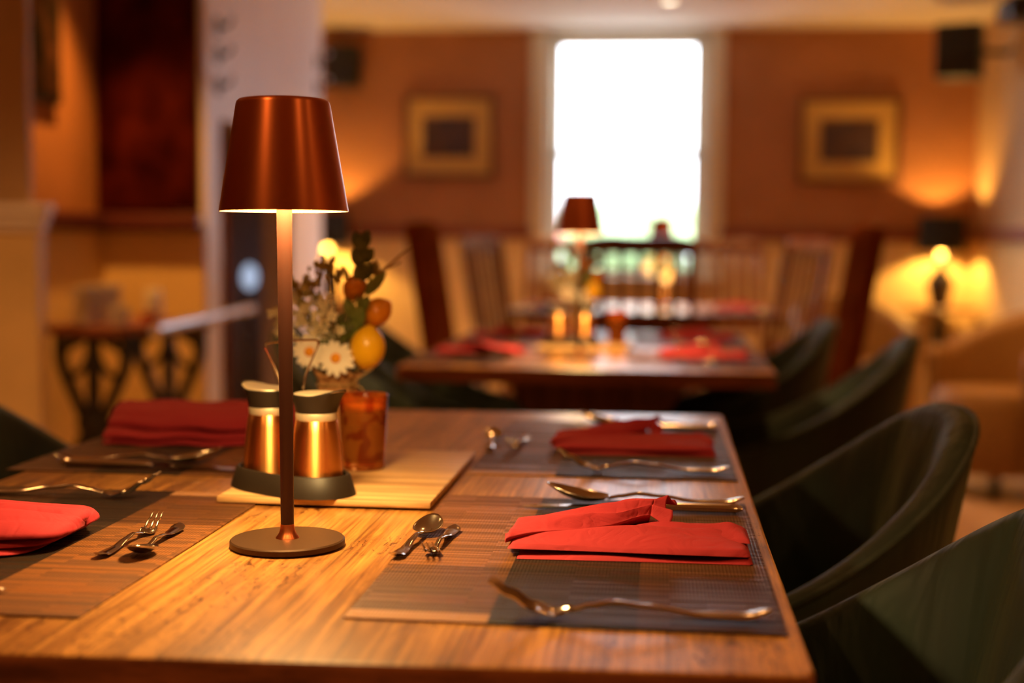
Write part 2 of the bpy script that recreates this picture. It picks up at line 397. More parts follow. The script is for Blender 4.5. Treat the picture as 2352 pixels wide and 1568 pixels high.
# right wall
S(box('wall_right', (RX, -3.2, RAILZ), (RX+0.2, FY, CEIL), M['khaki'], smooth=False))
S(box('wall_right_wainscot', (RX-0.012, -3.2, 0), (RX+0.2, FY-0.012, RAILZ), M['cream'], smooth=False))
S(box('trim_2', (RX-0.045, 6.65, RAILZ-0.035), (RX, FY-0.045, RAILZ+0.035), M['railwood'], bev=0.008))
S(box('baseboard_right', (RX-0.03, -3.2, 0), (RX-0.012, FY-0.03, 0.12), M['cream']))
# door frame on the right wall
d = MB(); d.box((RX-0.03, 6.50, 0), (RX+0.02, 6.62, 2.10), 0.006); d.box((RX-0.03, 5.55, 0), (RX+0.02, 5.67, 2.10), 0.006); d.box((RX-0.03, 5.67, 1.99), (RX+0.02, 6.50, 2.10), 0.006)
S(d.build('door_1', M['whitep'])); 
# left: wall with the hatch opening
LX = -1.75
d = MB(); d.box((LX-0.14, 5.10, 1.50), (LX, 6.90, CEIL)); d.box((LX-0.14, 5.10, 0), (LX, 5.28, 1.50)); d.box((LX-0.14, 6.32, 0), (LX, 6.90, 1.50))
S(d.build('wall_left', M['whitep'], smooth=False))
S(box('wall_left_return', (-2.9, 6.78, 0), (LX-0.14, 6.90, CEIL), M['whitep'], smooth=False))
S(box('wall_left_far', (-4.5, 6.9, 0), (-2.75, FY, CEIL), M['terracotta'], smooth=False))
# dark passage behind the opening
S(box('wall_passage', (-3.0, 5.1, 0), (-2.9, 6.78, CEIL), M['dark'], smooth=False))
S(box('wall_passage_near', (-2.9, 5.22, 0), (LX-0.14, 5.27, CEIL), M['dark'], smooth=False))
d = MB(); d.box((LX-0.13, 5.285, 0), (LX+0.012, 5.33, 1.50), 0.004)
S(d.build('door_2', M['redwood']))
# alcove
S(box('wall_alcove_back', (-2.3, 5.10, RAILZ), (LX-0.14, 5.22, CEIL), M['terracotta'], smooth=False))
S(box('wall_alcove_back_wainscot', (-2.3, 5.088, 0), (LX-0.005, 5.10, RAILZ), M['cream'], smooth=False))
S(box('trim_3', (-2.18, 5.04, RAILZ-0.035), (LX-0.01, 5.088, RAILZ+0.035), M['maroon'], bev=0.008))
S(box('wall_alcove_side', (-2.38, 4.03, RAILZ), (-2.18, 5.10, CEIL), M['terracotta'], smooth=False))
S(box('wall_alcove_side_wainscot', (-2.38, 4.03, 0), (-2.168, 5.088, RAILZ), M['cream'], smooth=False))
S(box('trim_4', (-2.168, 4.125, RAILZ-0.035), (-2.13, 5.04, RAILZ+0.035), M['maroon'], bev=0.008))
# pillar
S(box('wall_pillar', (-4.5, 4.00, RAILZ), (-1.937, 4.03, CEIL), M['khaki'], smooth=False))
S(box('wall_pillar_wainscot', (-4.5, 3.985, 0), (-1.902, 4.03, RAILZ), M['cream'], smooth=False))
d = MB()
for z0, z1, e in ((-0.045, -0.02, 0.012), (-0.02, 0.012, 0.024), (0.012, 0.04, 0.036)): d.box((-4.5, 3.985-e, RAILZ+z0), (-1.902+e, 4.03, RAILZ+z1), 0.005)
S(d.build('trim_5', M['whitep']))
# walls behind the camera
S(box('wall_left_near', (-4.7, -3.2, 0), (-4.5, FY, CEIL), M['terracotta'], smooth=False))
S(box('wall_back', (-4.5, -3.4, 0), (RX, -3.2, CEIL), M['terracotta'], smooth=False))

# window_1 (sash window)
wo = thing('window_1', None, None, (0, FY, 0)); del_keys = [k for k in ('category',) if k in wo]; wo['kind'] = 'structure'
cs = MB(); cs.box((WX0-0.105, -0.035, WZ0-0.02), (WX0+0.0, 0.0, WZ1+0.0), 0.006); cs.box((WX1, -0.035, WZ0-0.02), (WX1+0.105, 0.0, WZ1), 0.006)
cs.box((WX0-0.105, -0.035, WZ1-0.0), (WX1+0.105, 0.0, CEIL-0.002), 0.004)
cs.build('window_casing', M['casing'], wo)
fr = MB(); fr.box((WX0, 0.0, WZ0), (WX0+0.03, 0.16, WZ1)); fr.box((WX1-0.03, 0.0, WZ0), (WX1, 0.16, WZ1)); fr.box((WX0, 0.0, WZ1-0.02), (WX1, 0.16, WZ1)); 
fr.build('window_frame', M['casing'], wo)
MB().box((WX0-0.12, -0.10, WZ0-0.035), (WX1+0.12, 0.16, WZ0), 0.008).build('window_sill', M['casing'], wo)
def sash(z0, z1, y):
    s_ = MB(); a, b = WX0+0.03, WX1-0.03
    s_.box((a, y, z0), (a+0.035, y+0.04, z1)); s_.box((b-0.035, y, z0), (b, y+0.04, z1)); s_.box((a, y, z0), (b, y+0.04, z0+0.035)); s_.box((a, y, z1-0.03), (b, y+0.04, z1))
    o_ = s_.build('sash', M['casing'], wo, smooth=False)
    MB().box((a+0.03, y+0.018, z0+0.03), (b-0.03, y+0.022, z1-0.02)).build('pane', M['glass'], o_, smooth=False)
sash(WZ0, 1.56, 0.06); sash(1.535, WZ1-0.02, 0.10)

# outside
S(box('ground', (-15, FY+0.25, -0.3), (15, 30, -0.2), M['asphalt'], smooth=False))
fb = thing('white_house', 'white rendered house across the street seen through the window', 'building', (0, 16, 0))
MB().box((-9, 0, -0.2), (9, 3, 7)).build('wall', M['facade'], fb, smooth=False)
for (x0, x1, z0, z1) in ((-0.95, -0.5, 2.15, 2.7), (2.2, 2.9, 2.2, 3.0)):
    MB().box((x0, -0.03, z0), (x1, 0.02, z1)).build('window', M['facadewin'], fb, smooth=False)
hd = MB()
for i in range(60):
    a = random.uniform(-1, 1); hd.sphere((-0.25+a*0.45, 11+random.uniform(-0.2, 0.2), -0.1+random.uniform(0, 1.35)), random.uniform(0.10, 0.2), 10, 7)
tag(hd.build('garden_shrub', M['hedge']), 'green garden shrub outside the sash window', 'shrub')
car = thing('parked_car', 'pinkish red parked car outside the sash window, partly behind lamps', 'car', (-1.3, 13.2, -0.2))
MB().grid(lambda u, v: (-1.9+3.8*u, -0.85+1.7*v, 0.35+interp([(0, 0.35), (0.1, 0.55), (0.3, 0.65), (0.42, 1.05), (0.7, 1.08), (0.86, 0.65), (1, 0.45)], u)*(1-0.25*abs(2*v-1)**3)), 30, 12).build('body', M['pink'], car, solid=0.05)
MB().box((-1.85, -0.83, 0.25), (1.85, 0.83, 0.75), 0.08).build('lower_body', M['pink'], car)
for x in (-1.2, 1.25):
    for y in (-0.8, 0.8):
        o_ = MB().tube([(x, y-0.1, 0.31), (x, y+0.1, 0.31)], 0.31, 24).build('wheel', M['black'], car)

# ------------------------------------------------------------------ dining tables (pedestal)
def dining_table(cx, cy, w_, d_, label, corners=None, first=None):
    t = thing('dining_table', label, 'table', (cx, cy, 0))
    x, y = w_/2, d_/2
    c = corners or [(-x, -y), (x, -y), (x, y), (-x, y)]
    th = 0.033
    bm = bmesh.new(); vs_ = [bm.verts.new((a, b, 0.75-th)) for a, b in c]+[bm.verts.new((a, b, 0.75)) for a, b in c]
    bm.faces.new(vs_[3::-1]); bm.faces.new(vs_[4:]); 
    for i in range(4): bm.faces.new((vs_[i], vs_[(i+1) % 4], vs_[4+(i+1) % 4], vs_[4+i]))
    ve = [e for e in bm.edges if abs(e.verts[0].co.z-e.verts[1].co.z) > 0.01]
    bmesh.ops.bevel(bm, geom=ve, offset=0.012, segments=4, profile=0.5, affect='EDGES')
    te = [e for e in bm.edges if e.verts[0].co.z > 0.749 and e.verts[1].co.z > 0.749]
    bmesh.ops.bevel(bm, geom=te, offset=0.003, segments=2, profile=0.5, affect='EDGES')
    me = bpy.data.meshes.new('tabletop'); bm.to_mesh(me); bm.free()
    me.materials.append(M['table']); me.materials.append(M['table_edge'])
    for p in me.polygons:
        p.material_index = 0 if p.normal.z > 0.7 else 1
    o_ = bpy.data.objects.new('tabletop', me); COL.objects.link(o_); o_.parent = t
    # bearer, column and feet
    MB().box((-0.30, -0.06, 0.667), (0.30, 0.06, 0.717), 0.006).build('bearer', M['trestle'], t)
    for s_ in (-1, 1):
        br_ = MB(); k = 0; pts = [(s_*0.06, 0.667), (s_*0.24, 0.667), (s_*0.20, 0.60), (s_*0.12, 0.52), (s_*0.06, 0.47)]
        vv = [(p[0], -0.03, p[1]) for p in pts]+[(p[0], 0.03, p[1]) for p in pts]; n_ = len(pts)
        br_.add(vv, [tuple(range(n_)) if s_ < 0 else tuple(range(n_))[::-1], tuple(range(n_, 2*n_)) if s_ > 0 else tuple(range(n_, 2*n_))[::-1]]+[(i, (i+1) % n_, n_+(i+1) % n_, n_+i) for i in range(n_)])
        br_.build('bracket', M['trestle'], t, smooth=False)
    MB().box((-0.07, -0.07, 0.08), (0.07, 0.07, 0.667), 0.01).build('column', M['trestle'], t)
    MB().box((-0.30, -0.05, 0.0), (0.30, 0.05, 0.08), 0.012).build('foot', M['trestle'], t)
    MB().box((-0.05, -0.40, 0.0), (0.05, 0.40, 0.078), 0.012).build('foot', M['trestle'], t)
    return t
T1 = (-0.31, 1.468)
dining_table(T1[0], T1[1], 0.82, 1.30, 'rustic plank dining table in the foreground, set for four',
    corners=[(-0.722-T1[0], 0.798-T1[1]), (0.102-T1[0], 0.837-T1[1]), (0.104-T1[0], 2.143-T1[1]), (-0.723-T1[0], 2.098-T1[1])])
T2 = (-0.157, 3.53)
dining_table(T2[0], T2[1], 0.815, 1.32, 'rustic dining table in the middle of the room with a lamp and lemons')
T3 = (-0.06, 5.80)
dining_table(T3[0], T3[1], 1.12, 0.86, 'wooden dining table below the sash window among spindle chairs')

# ------------------------------------------------------------------ placemats, cutlery, napkins
ZT = 0.7503
MT = 0.0016
mm = MB(); mm.box((-0.155, -0.236, 0), (0.155, 0.236, MT), 0.0006)
mat0 = tag(mm.build('placemat', M['mat'], smooth=False), '', 'placemat', 'woven brown placemats')
def loft(st, seg=10):
    """st: (x, z, halfwidth, halfthick)"""
    mb = MB(); k = 0; n = len(st)
    for (x, z, hw, ht) in st:
        for j in range(seg):
            a = 2*PI*j/seg; ca, sa = math.cos(a), math.sin(a)
            mb.v.append(Vector((x, hw*ca, z+ht*sa)))
    for i in range(n-1):
        for j in range(seg):
            j2 = (j+1) % seg; mb.f.append((i*seg+j, (i+1)*seg+j, (i+1)*seg+j2, i*seg+j2))
    mb.f.append(tuple(range(seg))); mb.f.append(tuple((n-1)*seg+j for j in range(seg))[::-1])
    return mb
def handle_st(Lh, sc, neck, zoff=0.0, wide=0.0108):
    z = [(0, 0.0085), (0.12, 0.0042), (0.35, 0.0045), (0.62, 0.0095), (0.78, 0.0118), (0.90, 0.009), (1.0, neck)]
    wd = [(0, 0.35), (0.02, 0.72), (0.08, 1.0), (0.2, 0.9), (0.55, 0.5), (0.8, 0.34), (1, 0.34)]
    th = [(0, 0.0012), (0.1, 0.0022), (0.5, 0.0017), (0.8, 0.0020), (1, 0.0018)]
    return [(Lh*i/24, interp(z, i/24)*sc+zoff, interp(wd, i/24)*wide*sc, interp(th, i/24)*sc) for i in range(25)]
def make_fork(name, Ltot, tines, label):
    sc = Ltot/0.20; t = thing(name, label, 'fork')
    loft(handle_st(0.142*sc, sc, 0.0055)).build('handle', M['cut'], t, angle=60)
    # head: curved plate that splits into tines
    prof = lambda s: interp([(0, 0.0055), (0.22, 0.0022), (0.45, 0.0065), (0.75, 0.0165), (1, 0.0255)], s)*sc
    hw = lambda s: interp([(0, 0.0030), (0.12, 0.0075), (0.30, 0.0118), (0.45, 0.0122), (1, 0.0108)], s)*sc
    x = lambda s: (0.140+0.060*s)*sc
    h = MB(); h.grid(lambda u, v: (x(u*0.46), (2*v-1)*hw(u*0.46), prof(u*0.46)+0.0020*sc*((2*v-1)**2)), 12, 9)
    o_ = h.build('head', M['cut'], t, solid=0.0015*sc)
    tn = MB(); pitch = 2/tines
    for k in range(tines):
        c = -1+pitch*(k+0.5); q = []
        for i in range(14):
            s_ = 0.42+0.58*i/13; q.append(Vector((x(s_), c*hw(s_)*1.0, prof(s_)+0.0020*sc*c*c)))
        tn.tube(q, [interp([(0, 0.0019), (0.7, 0.0015), (1, 0.0006)], i/13)*sc for i in range(14)], 8)
    tn.build('tines', M['cut'], t)
    return t
def make_spoon(name, Ltot, label):
    sc = Ltot/0.20; t = thing(name, label, 'spoon')
    loft(handle_st(0.140*sc, sc, 0.0068)).build('handle', M['cut'], t, angle=60)
    a, b = 0.033*sc, 0.0205*sc; cx = 0.138*sc+a*0.97
    def f(u, v):
        th = 2*PI*u; r = v; y = b*r*math.sin(th); x = a*r*math.cos(th)
        y *= (1+0.12*math.cos(th)*-1)
        rim = 0.0080+0.013*((x/a+1)/2)**1.6
        dpt = 0.0088*(1-r*r)
        return (cx+x, y, (rim-dpt+0.001)*sc)
    MB().grid(f, 40, 12, closed_u=True).build('bowl', M['cut'], t, solid=0.0012*sc)
    return t
def make_knife(label):
    t = thing('table_knife', label, 'knife')
    st = [(0.108*i/16, 0.0055, interp([(0, 0.006), (0.06, 0.009), (0.5, 0.0085), (0.92, 0.0070), (1, 0.0062)], i/16), interp([(0, 0.002), (0.06, 0.0045), (0.8, 0.0042), (1, 0.003)], i/16)) for i in range(17)]
    loft(st, 14).build('handle', M['cut'], t, angle=60)
    bl = MB(); n = 24
    for i in range(n+1):
        s_ = i/n; x = 0.106+0.112*s_
        up = interp([(0, 0.0045), (0.1, 0.0075), (0.6, 0.0085), (0.9, 0.0060), (1, 0.0005)], s_); lo = -interp([(0, 0.0045), (0.1, 0.0085), (0.8, 0.0085), (1, 0.0025)], s_)
        z = 0.0050-0.0025*s_
        bl.v += [Vector((x, up, z+0.0008)), Vector((x, lo, z)), Vector((x, up, z-0.0008))]
    for i in range(n):
        for j in range(3):
            j2 = (j+1) % 3; bl.f.append((i*3+j, (i+1)*3+j, (i+1)*3+j2, i*3+j2))
    bl.f.append((0, 1, 2)); bl.build('blade', M['blade'], t, smooth=False)
    return t
FORK = make_fork('dinner_fork', 0.200, 4, ''); FORK['group'] = 'dinner forks'
DFORK = make_fork('dessert_fork', 0.125, 3, ''); DFORK['group'] = 'dessert forks'
SPOON = make_spoon('dessert_spoon', 0.198, ''); SPOON['group'] = 'dessert spoons'
TSPOON = make_spoon('teaspoon', 0.128, ''); TSPOON['group'] = 'teaspoons'
KNIFE = make_knife(''); KNIFE['group'] = 'table knives'
# napkin templates (local x: towards table centre, y: diner's left, z up); long axis x
def napkin_flat(seed):
    """folded paper napkin lying lengthways with an open gathered flap on top"""
    rnd = random.Random(seed)
    t = thing('paper_napkin', '', 'napkin', group='red paper napkins')
    def packet(x0, x1, y0, y1, z0, h, dome, seed_, skewl=0.0):
        a_ = random.Random(seed_).uniform(0, 6); g = MB()
        def top(u, v):
            x = x0+(x1-x0)*u; y = y0+(y1-y0)*v+skewl*(u-0.5)+0.0025*math.sin(4*u+a_)*(v-0.5)
            e = min(u*(x1-x0), (1-u)*(x1-x0), v*(y1-y0), (1-v)*(y1-y0))/0.006
            k = math.sqrt(max(0, 1-(1-min(1, e))**2))
            ridge = 0.0030*math.exp(-((v-0.25-0.45*u)*9)**2)+0.0022*math.exp(-((u-0.22+0.2*v)*12)**2)
            return (x, y, z0+k*(h+dome*math.sin(PI*u)*math.sin(PI*v)+ridge+0.0010*math.sin(9*u+5*v+a_)))
        def bot(u, v):
            p = top(u, v); return (p[0], p[1], z0)
        g.grid(top, 60, 34); g.grid(bot, 60, 34); return g
    packet(-0.100, 0.104, -0.060, 0.034, 0.0060, 0.0032, 0.0060, seed+1).build('folded_packet', M['napkin'], t, angle=180)
    packet(-0.102, 0.095, -0.072, 0.040, 0.0, 0.0016, 0.0008, seed+2, 0.004).build('under_layer', M['napkin'], t, angle=180)
    packet(-0.102, 0.000, -0.070, -0.010, 0.0100, 0.0022, 0.003, seed+3, -0.026).build('cover_fold', M['napkin'], t, angle=180)
    # upper flap: spans the centre-side end and rises to a pinched tip over the middle
    def fl(u, v):
        w = u*u*(3-2*u)
        xf, yf, zf = 0.106-0.118*u, 0.026-0.066*u**0.85, 0.0125+0.0050*u
        xb, yb, zb = 0.097-0.121*u, -0.068-0.004*math.sin(PI*u), 0.0100+0.0260*u
        pn = max(0.0, (u-0.72)/0.28); pn = pn*pn*(3-2*pn)*0.55; v2 = 0.62+(v-0.62)*(1-pn)
        x, y, z = xf+(xb-xf)*v2, yf+(yb-yf)*v2-0.006*math.sin(PI*u)*(1-v), zf+(zb-zf)*v2
        bulge = 0.0075*math.sin(PI*v)*(1-0.35*u)
        pl = 0.0052*(0.5-abs(math.sin(v*PI*2.6+0.4+0.9*u)))*u**1.2+0.0012*math.sin(13*v+9*u)
        return (x, y, z+bulge+pl)
    MB().grid(fl, 44, 30).build('top_flap', M['napkin'], t, solid=0.0009)
    def under(u, v):
        p = fl(u, 0.0); q = Vector((p[0]+0.004, p[1]-0.030, 0.0105)); p = Vector(p); c = p.lerp(q, v); c.z -= 0.004*math.sin(PI*v); c.y += 0.004*math.sin(PI*v); return c
    MB().grid(under, 40, 10).build('flap_fold', M['napkin'], t, solid=0.0008)
    def tip(u, v):
        b = Vector(fl(1.0, v)); c_ = fl(1.0, 0.5); sp = 1+1.9*u
        return (b.x-0.015*u-0.004*u*math.sin(9*v), c_[1]+(b.y-c_[1])*sp, c_[2]+(b.z-c_[2])*(1+0.8*u)-0.002*u+0.0040*math.sin(v*PI*3.5+0.6)*u)
    MB().grid(tip, 10, 30).build('pinched_tip', M['napkin'], t, solid=0.0009)
    return t
def napkin_fan():
    """softly gathered folded napkin with a rounded puffy end towards the table centre"""
    t = thing('paper_napkin', '', 'napkin', group='red paper napkins')
    def sheet(z0, h, x1, w0, fold, ph):
        def f(u, v):
            x = -0.10+(x1+0.10)*(u if u < 0.7 else 0.7+0.3*math.sin((u-0.7)/0.3*PI/2))
            e = max(0.0, 1-(min(1, max(0, (u-0.70)/0.30)))**2.2)**0.5
            y = (v-0.5)*w0*(0.04+0.96*e)+0.010*(u-0.5)+fold*0.004*math.sin(4*u+ph)
            cre = 1-abs(math.sin(v*PI*2.6+0.9*u+ph)); cre2 = 1-abs(math.sin(v*PI*5.3-1.4*u+ph*2))
            z = z0+h*max(0.0, math.sin(PI*v))**0.6*(0.20+0.80*e)-(0.0042*cre**4+0.0022*cre2**5)*e*(0.3+0.7*math.sin(PI*v))+0.0010*math.sin(17*u+6*v)*e
            return (x, y, z)
        return f
    a = MB(); a.grid(sheet(0.0010, 0.007, 0.088, 0.150, 1, 0.3), 44, 30); a.build('lower_layer', M['napkin'], t, solid=0.0009)
    b = MB(); b.grid(sheet(0.0060, 0.012, 0.098, 0.140, -1, 1.4), 44, 30); b.build('middle_layer', M['napkin'], t, solid=0.0009)
    c = MB(); c.grid(sheet(0.0140, 0.018, 0.112, 0.118, 1, 2.3), 44, 36); c.build('top_layer', M['napkin'], t, solid=0.0009)
    return t
NAPF = napkin_flat(3); NAPG = napkin_fan()
used = {}
def use(root, label, loc, rz, scale=None, rx=0):
    """first call moves the original, later calls copy it"""
    if not used.get(root.name): used[root.name] = True; o_ = root; o_['label'] = label
    else: o_ = dup(root, label)
    o_.location = loc; o_.rotation_euler = (rx, 0, rz)
    if scale: o_.scale = scale
    return o_
def setting(cx, cy, side, where, pose, napk='flat', tilt=0.0):
    """side +1: diner on the right (looks to -x); -1: diner on the left (looks to +x)"""
    base = PI if side > 0 else 0.0
    base += tilt
    R_ = Matrix.Rotation(base, 3, 'Z')
    def W(x, y, z=0): q = R_ @ Vector((x, y, 0)); return (cx+q.x, cy+q.y, ZT+z)
    use(mat0, f'woven brown and black placemat {where}', (cx, cy, ZT), base)
    z = MT+0.0002
    P_ = dict(fork=(-0.146, 0.204, 0.04), spoon=(-0.150, -0.216, -0.06), knife=(-0.146, -0.182, 0.0), tsp=(0.153, 0.062, -1.56), dfk=(0.121, -0.072, 1.56), nap=(-0.02, 0.02, 0.0))
    P_.update(pose)
    for key, root, nm in (('fork', FORK, 'silver dinner fork'), ('spoon', SPOON, 'silver dessert spoon'), ('knife', KNIFE, 'silver table knife'), ('tsp', TSPOON, 'small silver teaspoon'), ('dfk', DFORK, 'small silver dessert fork')):
        if P_.get(key) is None: continue
        x, y, a = P_[key]; loc = W(x, y, z+(0.0 if key != 'knife' else 0.0))
        use(root, f'{nm} on the placemat {where}', loc, base+a)
    x, y, a = P_['nap']; 
    use(NAPF if napk == 'flat' else NAPG, f'red folded napkin on the placemat {where}', W(x, y, z+0.0004), base+a, P_.get('napscale'))
setting(-0.063, 1.157, 1, 'near right of the foreground table',
        dict(fork=(-0.146, 0.208, 0.06), spoon=(-0.153, -0.222, 0.09), knife=(-0.149, -0.180, 0.01), tsp=(0.153, 0.063, -1.67), dfk=(0.120, -0.060, 1.53), nap=(-0.043, 0.001, 0.0)))
setting(-0.062, 1.768, 1, 'far right of the foreground table',
        dict(fork=(-0.147, 0.196, 0.05), spoon=(-0.150, -0.205, 0.10), knife=(-0.149, -0.165, 0.02), tsp=(0.150, 0.070, -1.50), dfk=(0.112, -0.045, 1.50), nap=(-0.035, 0.035, 0.03)))
setting(-0.556, 1.130, -1, 'near left of the foreground table',
        dict(fork=(-0.150, 0.188, 0.02), spoon=(-0.158, -0.215, 0.1), knife=(-0.145, -0.182, 0), tsp=(0.123, 0.054, -1.52), dfk=(0.098, -0.072, 1.53), nap=(-0.052, -0.012, -0.02)), 'fan')
setting(-0.590, 1.705, -1, 'far left of the foreground table',
        dict(fork=(-0.146, 0.21, 0.03), spoon=(-0.120, -0.178, 0.02), knife=(-0.10, -0.205, -0.02), tsp=None, dfk=None, nap=(-0.01, 0.050, 0.05), napscale=(1.15, 1.15, 1.5)), 'fan')
for (sx_, sy_, a_) in ((1, -1, 'near right'), (1, 1, 'far right'), (-1, -1, 'near left'), (-1, 1, 'far left')):
    setting(T2[0]+sx_*0.245, T2[1]-0.02+sy_*0.31, sx_, f'{a_} of the middle table', dict(nap=(-0.02, 0.02, random.uniform(-0.1, 0.1))))
for (sx_, a_) in ((1, 'right'), (-1, 'left')):
    setting(T3[0]+sx_*0.38, T3[1]-0.12, sx_, f'on the {a_} side of the table below the window', dict(tsp=None, dfk=None))

# ------------------------------------------------------------------ cordless table lamp
LAMP_E = 6.0
def make_lamp(label):
    t = thing('table_lamp', label, 'lamp', group='bronze cordless table lamps')
    MB().lathe([(0.0485, 0), (0.050, 0.0012), (0.050, 0.0052), (0.0488, 0.0064), (0.001, 0.0068)], 96, cap1=True).build('lamp_base', M['copper_dark'], t)
    MB().lathe([(0.0104, 0.0066), (0.0101, 0.0075), (0.0080, 0.0100), (0.0067, 0.0130), (0.0061, 0.0170), (0.0060, 0.0190)], 48).build('collar', M['copper'], t)
    MB().lathe([(0.0058, 0.018), (0.0062, 0.20), (0.0068, 0.312)], 32).build('pole', M['pole'], t)
    sh = MB(); o_ = [(0.0553, 0.2915), (0.0552, 0.2925), (0.0402, 0.3825), (0.0394, 0.3850), (0.0375, 0.3866), (0.02, 0.3872), (0.0004, 0.3873)]
    inn = [(0.0004, 0.3860), (0.0375, 0.3852), (0.0388, 0.3825), (0.0541, 0.2925), (0.0545, 0.2915), (0.0553, 0.2915)]
    sh.lathe(o_, 96, cap0=False, cap1=False).build('lamp_shade', M['copper'], t)
    MB().lathe(inn, 96, cap0=False, cap1=False).build('shade_lining', M['lining'], t)
    MB().lathe([(0.0085, 0.312), (0.0085, 0.316), (0.046, 0.3135), (0.046, 0.3115), (0.0085, 0.3115)], 48, cap0=False, cap1=False).build('diffuser', M['led'], t)
    a_ = area('lamp_light', (0, 0, 0.3105), (0, 0, 0), 0.085, LAMP_E, (1, 0.64, 0.23)); a_.parent = t
    return t
lamp = make_lamp('bronze cordless table lamp with tapered metal shade on the foreground table')
lamp.location = (-0.320, 1.141, ZT+0.0004); lamp.rotation_euler = (0, -0.008, 0)
dup(lamp, 'bronze cordless table lamp on the middle table, dark against the window', (-0.185, 3.20, ZT+0.0004))
dup(lamp, 'small distant bronze lamp on the table below the window', (0.01, 5.86, ZT+0.0004))

# ------------------------------------------------------------------ serving board, pourer set, candle holder
def make_board(label, x0, y0, x1, y1):
    t = thing('serving_board', label, 'board', ((x0+x1)/2, (y0+y1)/2, ZT+MT+0.0008))
    a, b = (x1-x0)/2, (y1-y0)/2
    MB().box((-a, -b, 0), (a, b, 0.0065), 0.0012).build('board_slab', M['board'], t)
    return t
make_board('pale wooden board under the pourers and candle on the foreground table', -0.441, 1.310, -0.222, 1.645)
ZB = ZT+MT+0.0008+0.0065+0.0003
def make_pourers(label):
    t = thing('pourer_set', label, 'oil and vinegar set', group='pourer sets')
    # tray: long rounded shape with a raised rim
    def outline(u, grow=0.0):
        a = 2*PI*u; ax, ay = 0.0765+grow, 0.0415+grow
        ca, sa = math.cos(a), math.sin(a)
        return ax*math.copysign(abs(ca)**0.8, ca), ay*math.copysign(abs(sa)**0.9, sa)
    prof = [(0.000, 0.0), (0.002, 0.0), (0.001, 0.004), (-0.004, 0.020), (-0.006, 0.0215), (-0.008, 0.0205), (-0.0095, 0.010), (-0.0350, 0.0092)]
    tr = MB(); n = 72
    for (g, z) in prof:
        for i in range(n): x, y = outline(i/n, g); tr.v.append(Vector((x, y, z)))
    for j in range(len(prof)-1):
        for i in range(n): tr.f.append((j*n+i, j*n+(i+1) % n, (j+1)*n+(i+1) % n, (j+1)*n+i))
    tr.f.append(tuple(range(n))[::-1]); tr.f.append(tuple((len(prof)-1)*n+i for i in range(n)))
    tr.build('tray', M['blackplastic'], t, angle=50)
    rods = MB()
    for s_ in (-1, 1):
        path = cr([(0.0, s_*0.008, 0.008), (0.0, s_*0.0085, 0.06), (0.0, s_*0.009, 0.100), (0.0, s_*0.013, 0.118), (0.0, s_*0.0205, 0.138), (0.0, s_*0.0215, 0.143), (0.0, s_*0.0185, 0.1458), (0.0, 0, 0.1470)], 6)
        rods.tube([Vector((p.x, p.y*1.7, p.z*1.055)) for p in path], 0.0013, 8)
    rods.build('wire_handle', M['steel'], t)
    for k, s_ in enumerate((-1, 1)):
        j = thing('pourer', None, None, (s_*0.0360, 0, 0.0098)); j.parent = t
        MB().lathe([(0.0262, 0), (0.0272, 0.001), (0.0275, 0.003), (0.0256, 0.030), (0.0232, 0.054), (0.0212, 0.066), (0.0207, 0.0665)], 64).build('pourer_body', M['jugcopper'], j)
        MB().lathe([(0.0209, 0.0662), (0.0212, 0.067), (0.0212, 0.0735), (0.0209, 0.0742)], 64, cap0=False, cap1=False).build('rim_band', M['satin'], j)
        # collar flaring to a spout
        def colr_(u, v, s_=s_):
            a = 2*PI*u; spout = max(0.0, math.cos(a))**5
            r = 0.0206+0.0035*v+(0.0125*spout)*v**2.0
            z = 0.074+0.0200*v+(0.0050*spout)*v**2-0.003*v*(1-spout)*0.5
            x = r*math.cos(a)*s_; y = r*math.sin(a); return (x, y, z)
        MB().grid(colr_, 64, 12, closed_u=True).build('collar', M['blackplastic'], j, solid=0.0010)
        def lidf(u, v, s_=s_):
            a = 2*PI*u; spout = max(0.0, math.cos(a))**5
            r = (0.0236+0.0125*spout)*v
            z = 0.0925+(0.0050*spout)*v**2+0.0018*(1-v*v)+0.0006*math.cos(8*v)
            return (r*math.cos(a)*s_, r*math.sin(a), z)
        MB().grid(lidf, 64, 12, closed_u=True).build('lid', M['satin'], j, solid=0.0008)
    return t
pour = make_pourers('pair of copper and black pourers in a dark tray with wire handle, foreground table')
pour.location = (-0.376, 1.360, ZB); pour.rotation_euler = (0, 0, math.radians(-32))
dup(pour, 'pair of copper pourers with lit bodies in a dark tray, middle table', (-0.222, 3.47, ZT+0.0092+0.0003), math.radians(-12))
make_board('pale wooden board under the pourers on the middle table', -0.305, 3.36, -0.070, 3.66)
def make_candle(label):
    t = thing('candle_holder', label, 'candle holder', group='amber glass candle holders')
    MB().lathe([(0.0225, 0), (0.0238, 0.001), (0.0245, 0.006), (0.0282, 0.083), (0.0285, 0.0845), (0.0278, 0.0850), (0.0270, 0.0840), (0.0228, 0.010), (0.0005, 0.0085)], 64).build('glass_cup', M['amber'], t)
    MB().lathe([(0.0222, 0.0088), (0.0262, 0.066), (0.0255, 0.0675), (0.0005, 0.0668)], 48).build('candle_wax', M['wax'], t)
    return t
cand = make_candle('amber glass candle holder with leaf pattern beside the pourers, foreground table')
cand.location = (-0.332, 1.500, ZB)
dup(cand, 'amber glass candle holder beside the pourers on the middle table', (-0.108, 3.56, ZT+0.0092+0.0003))

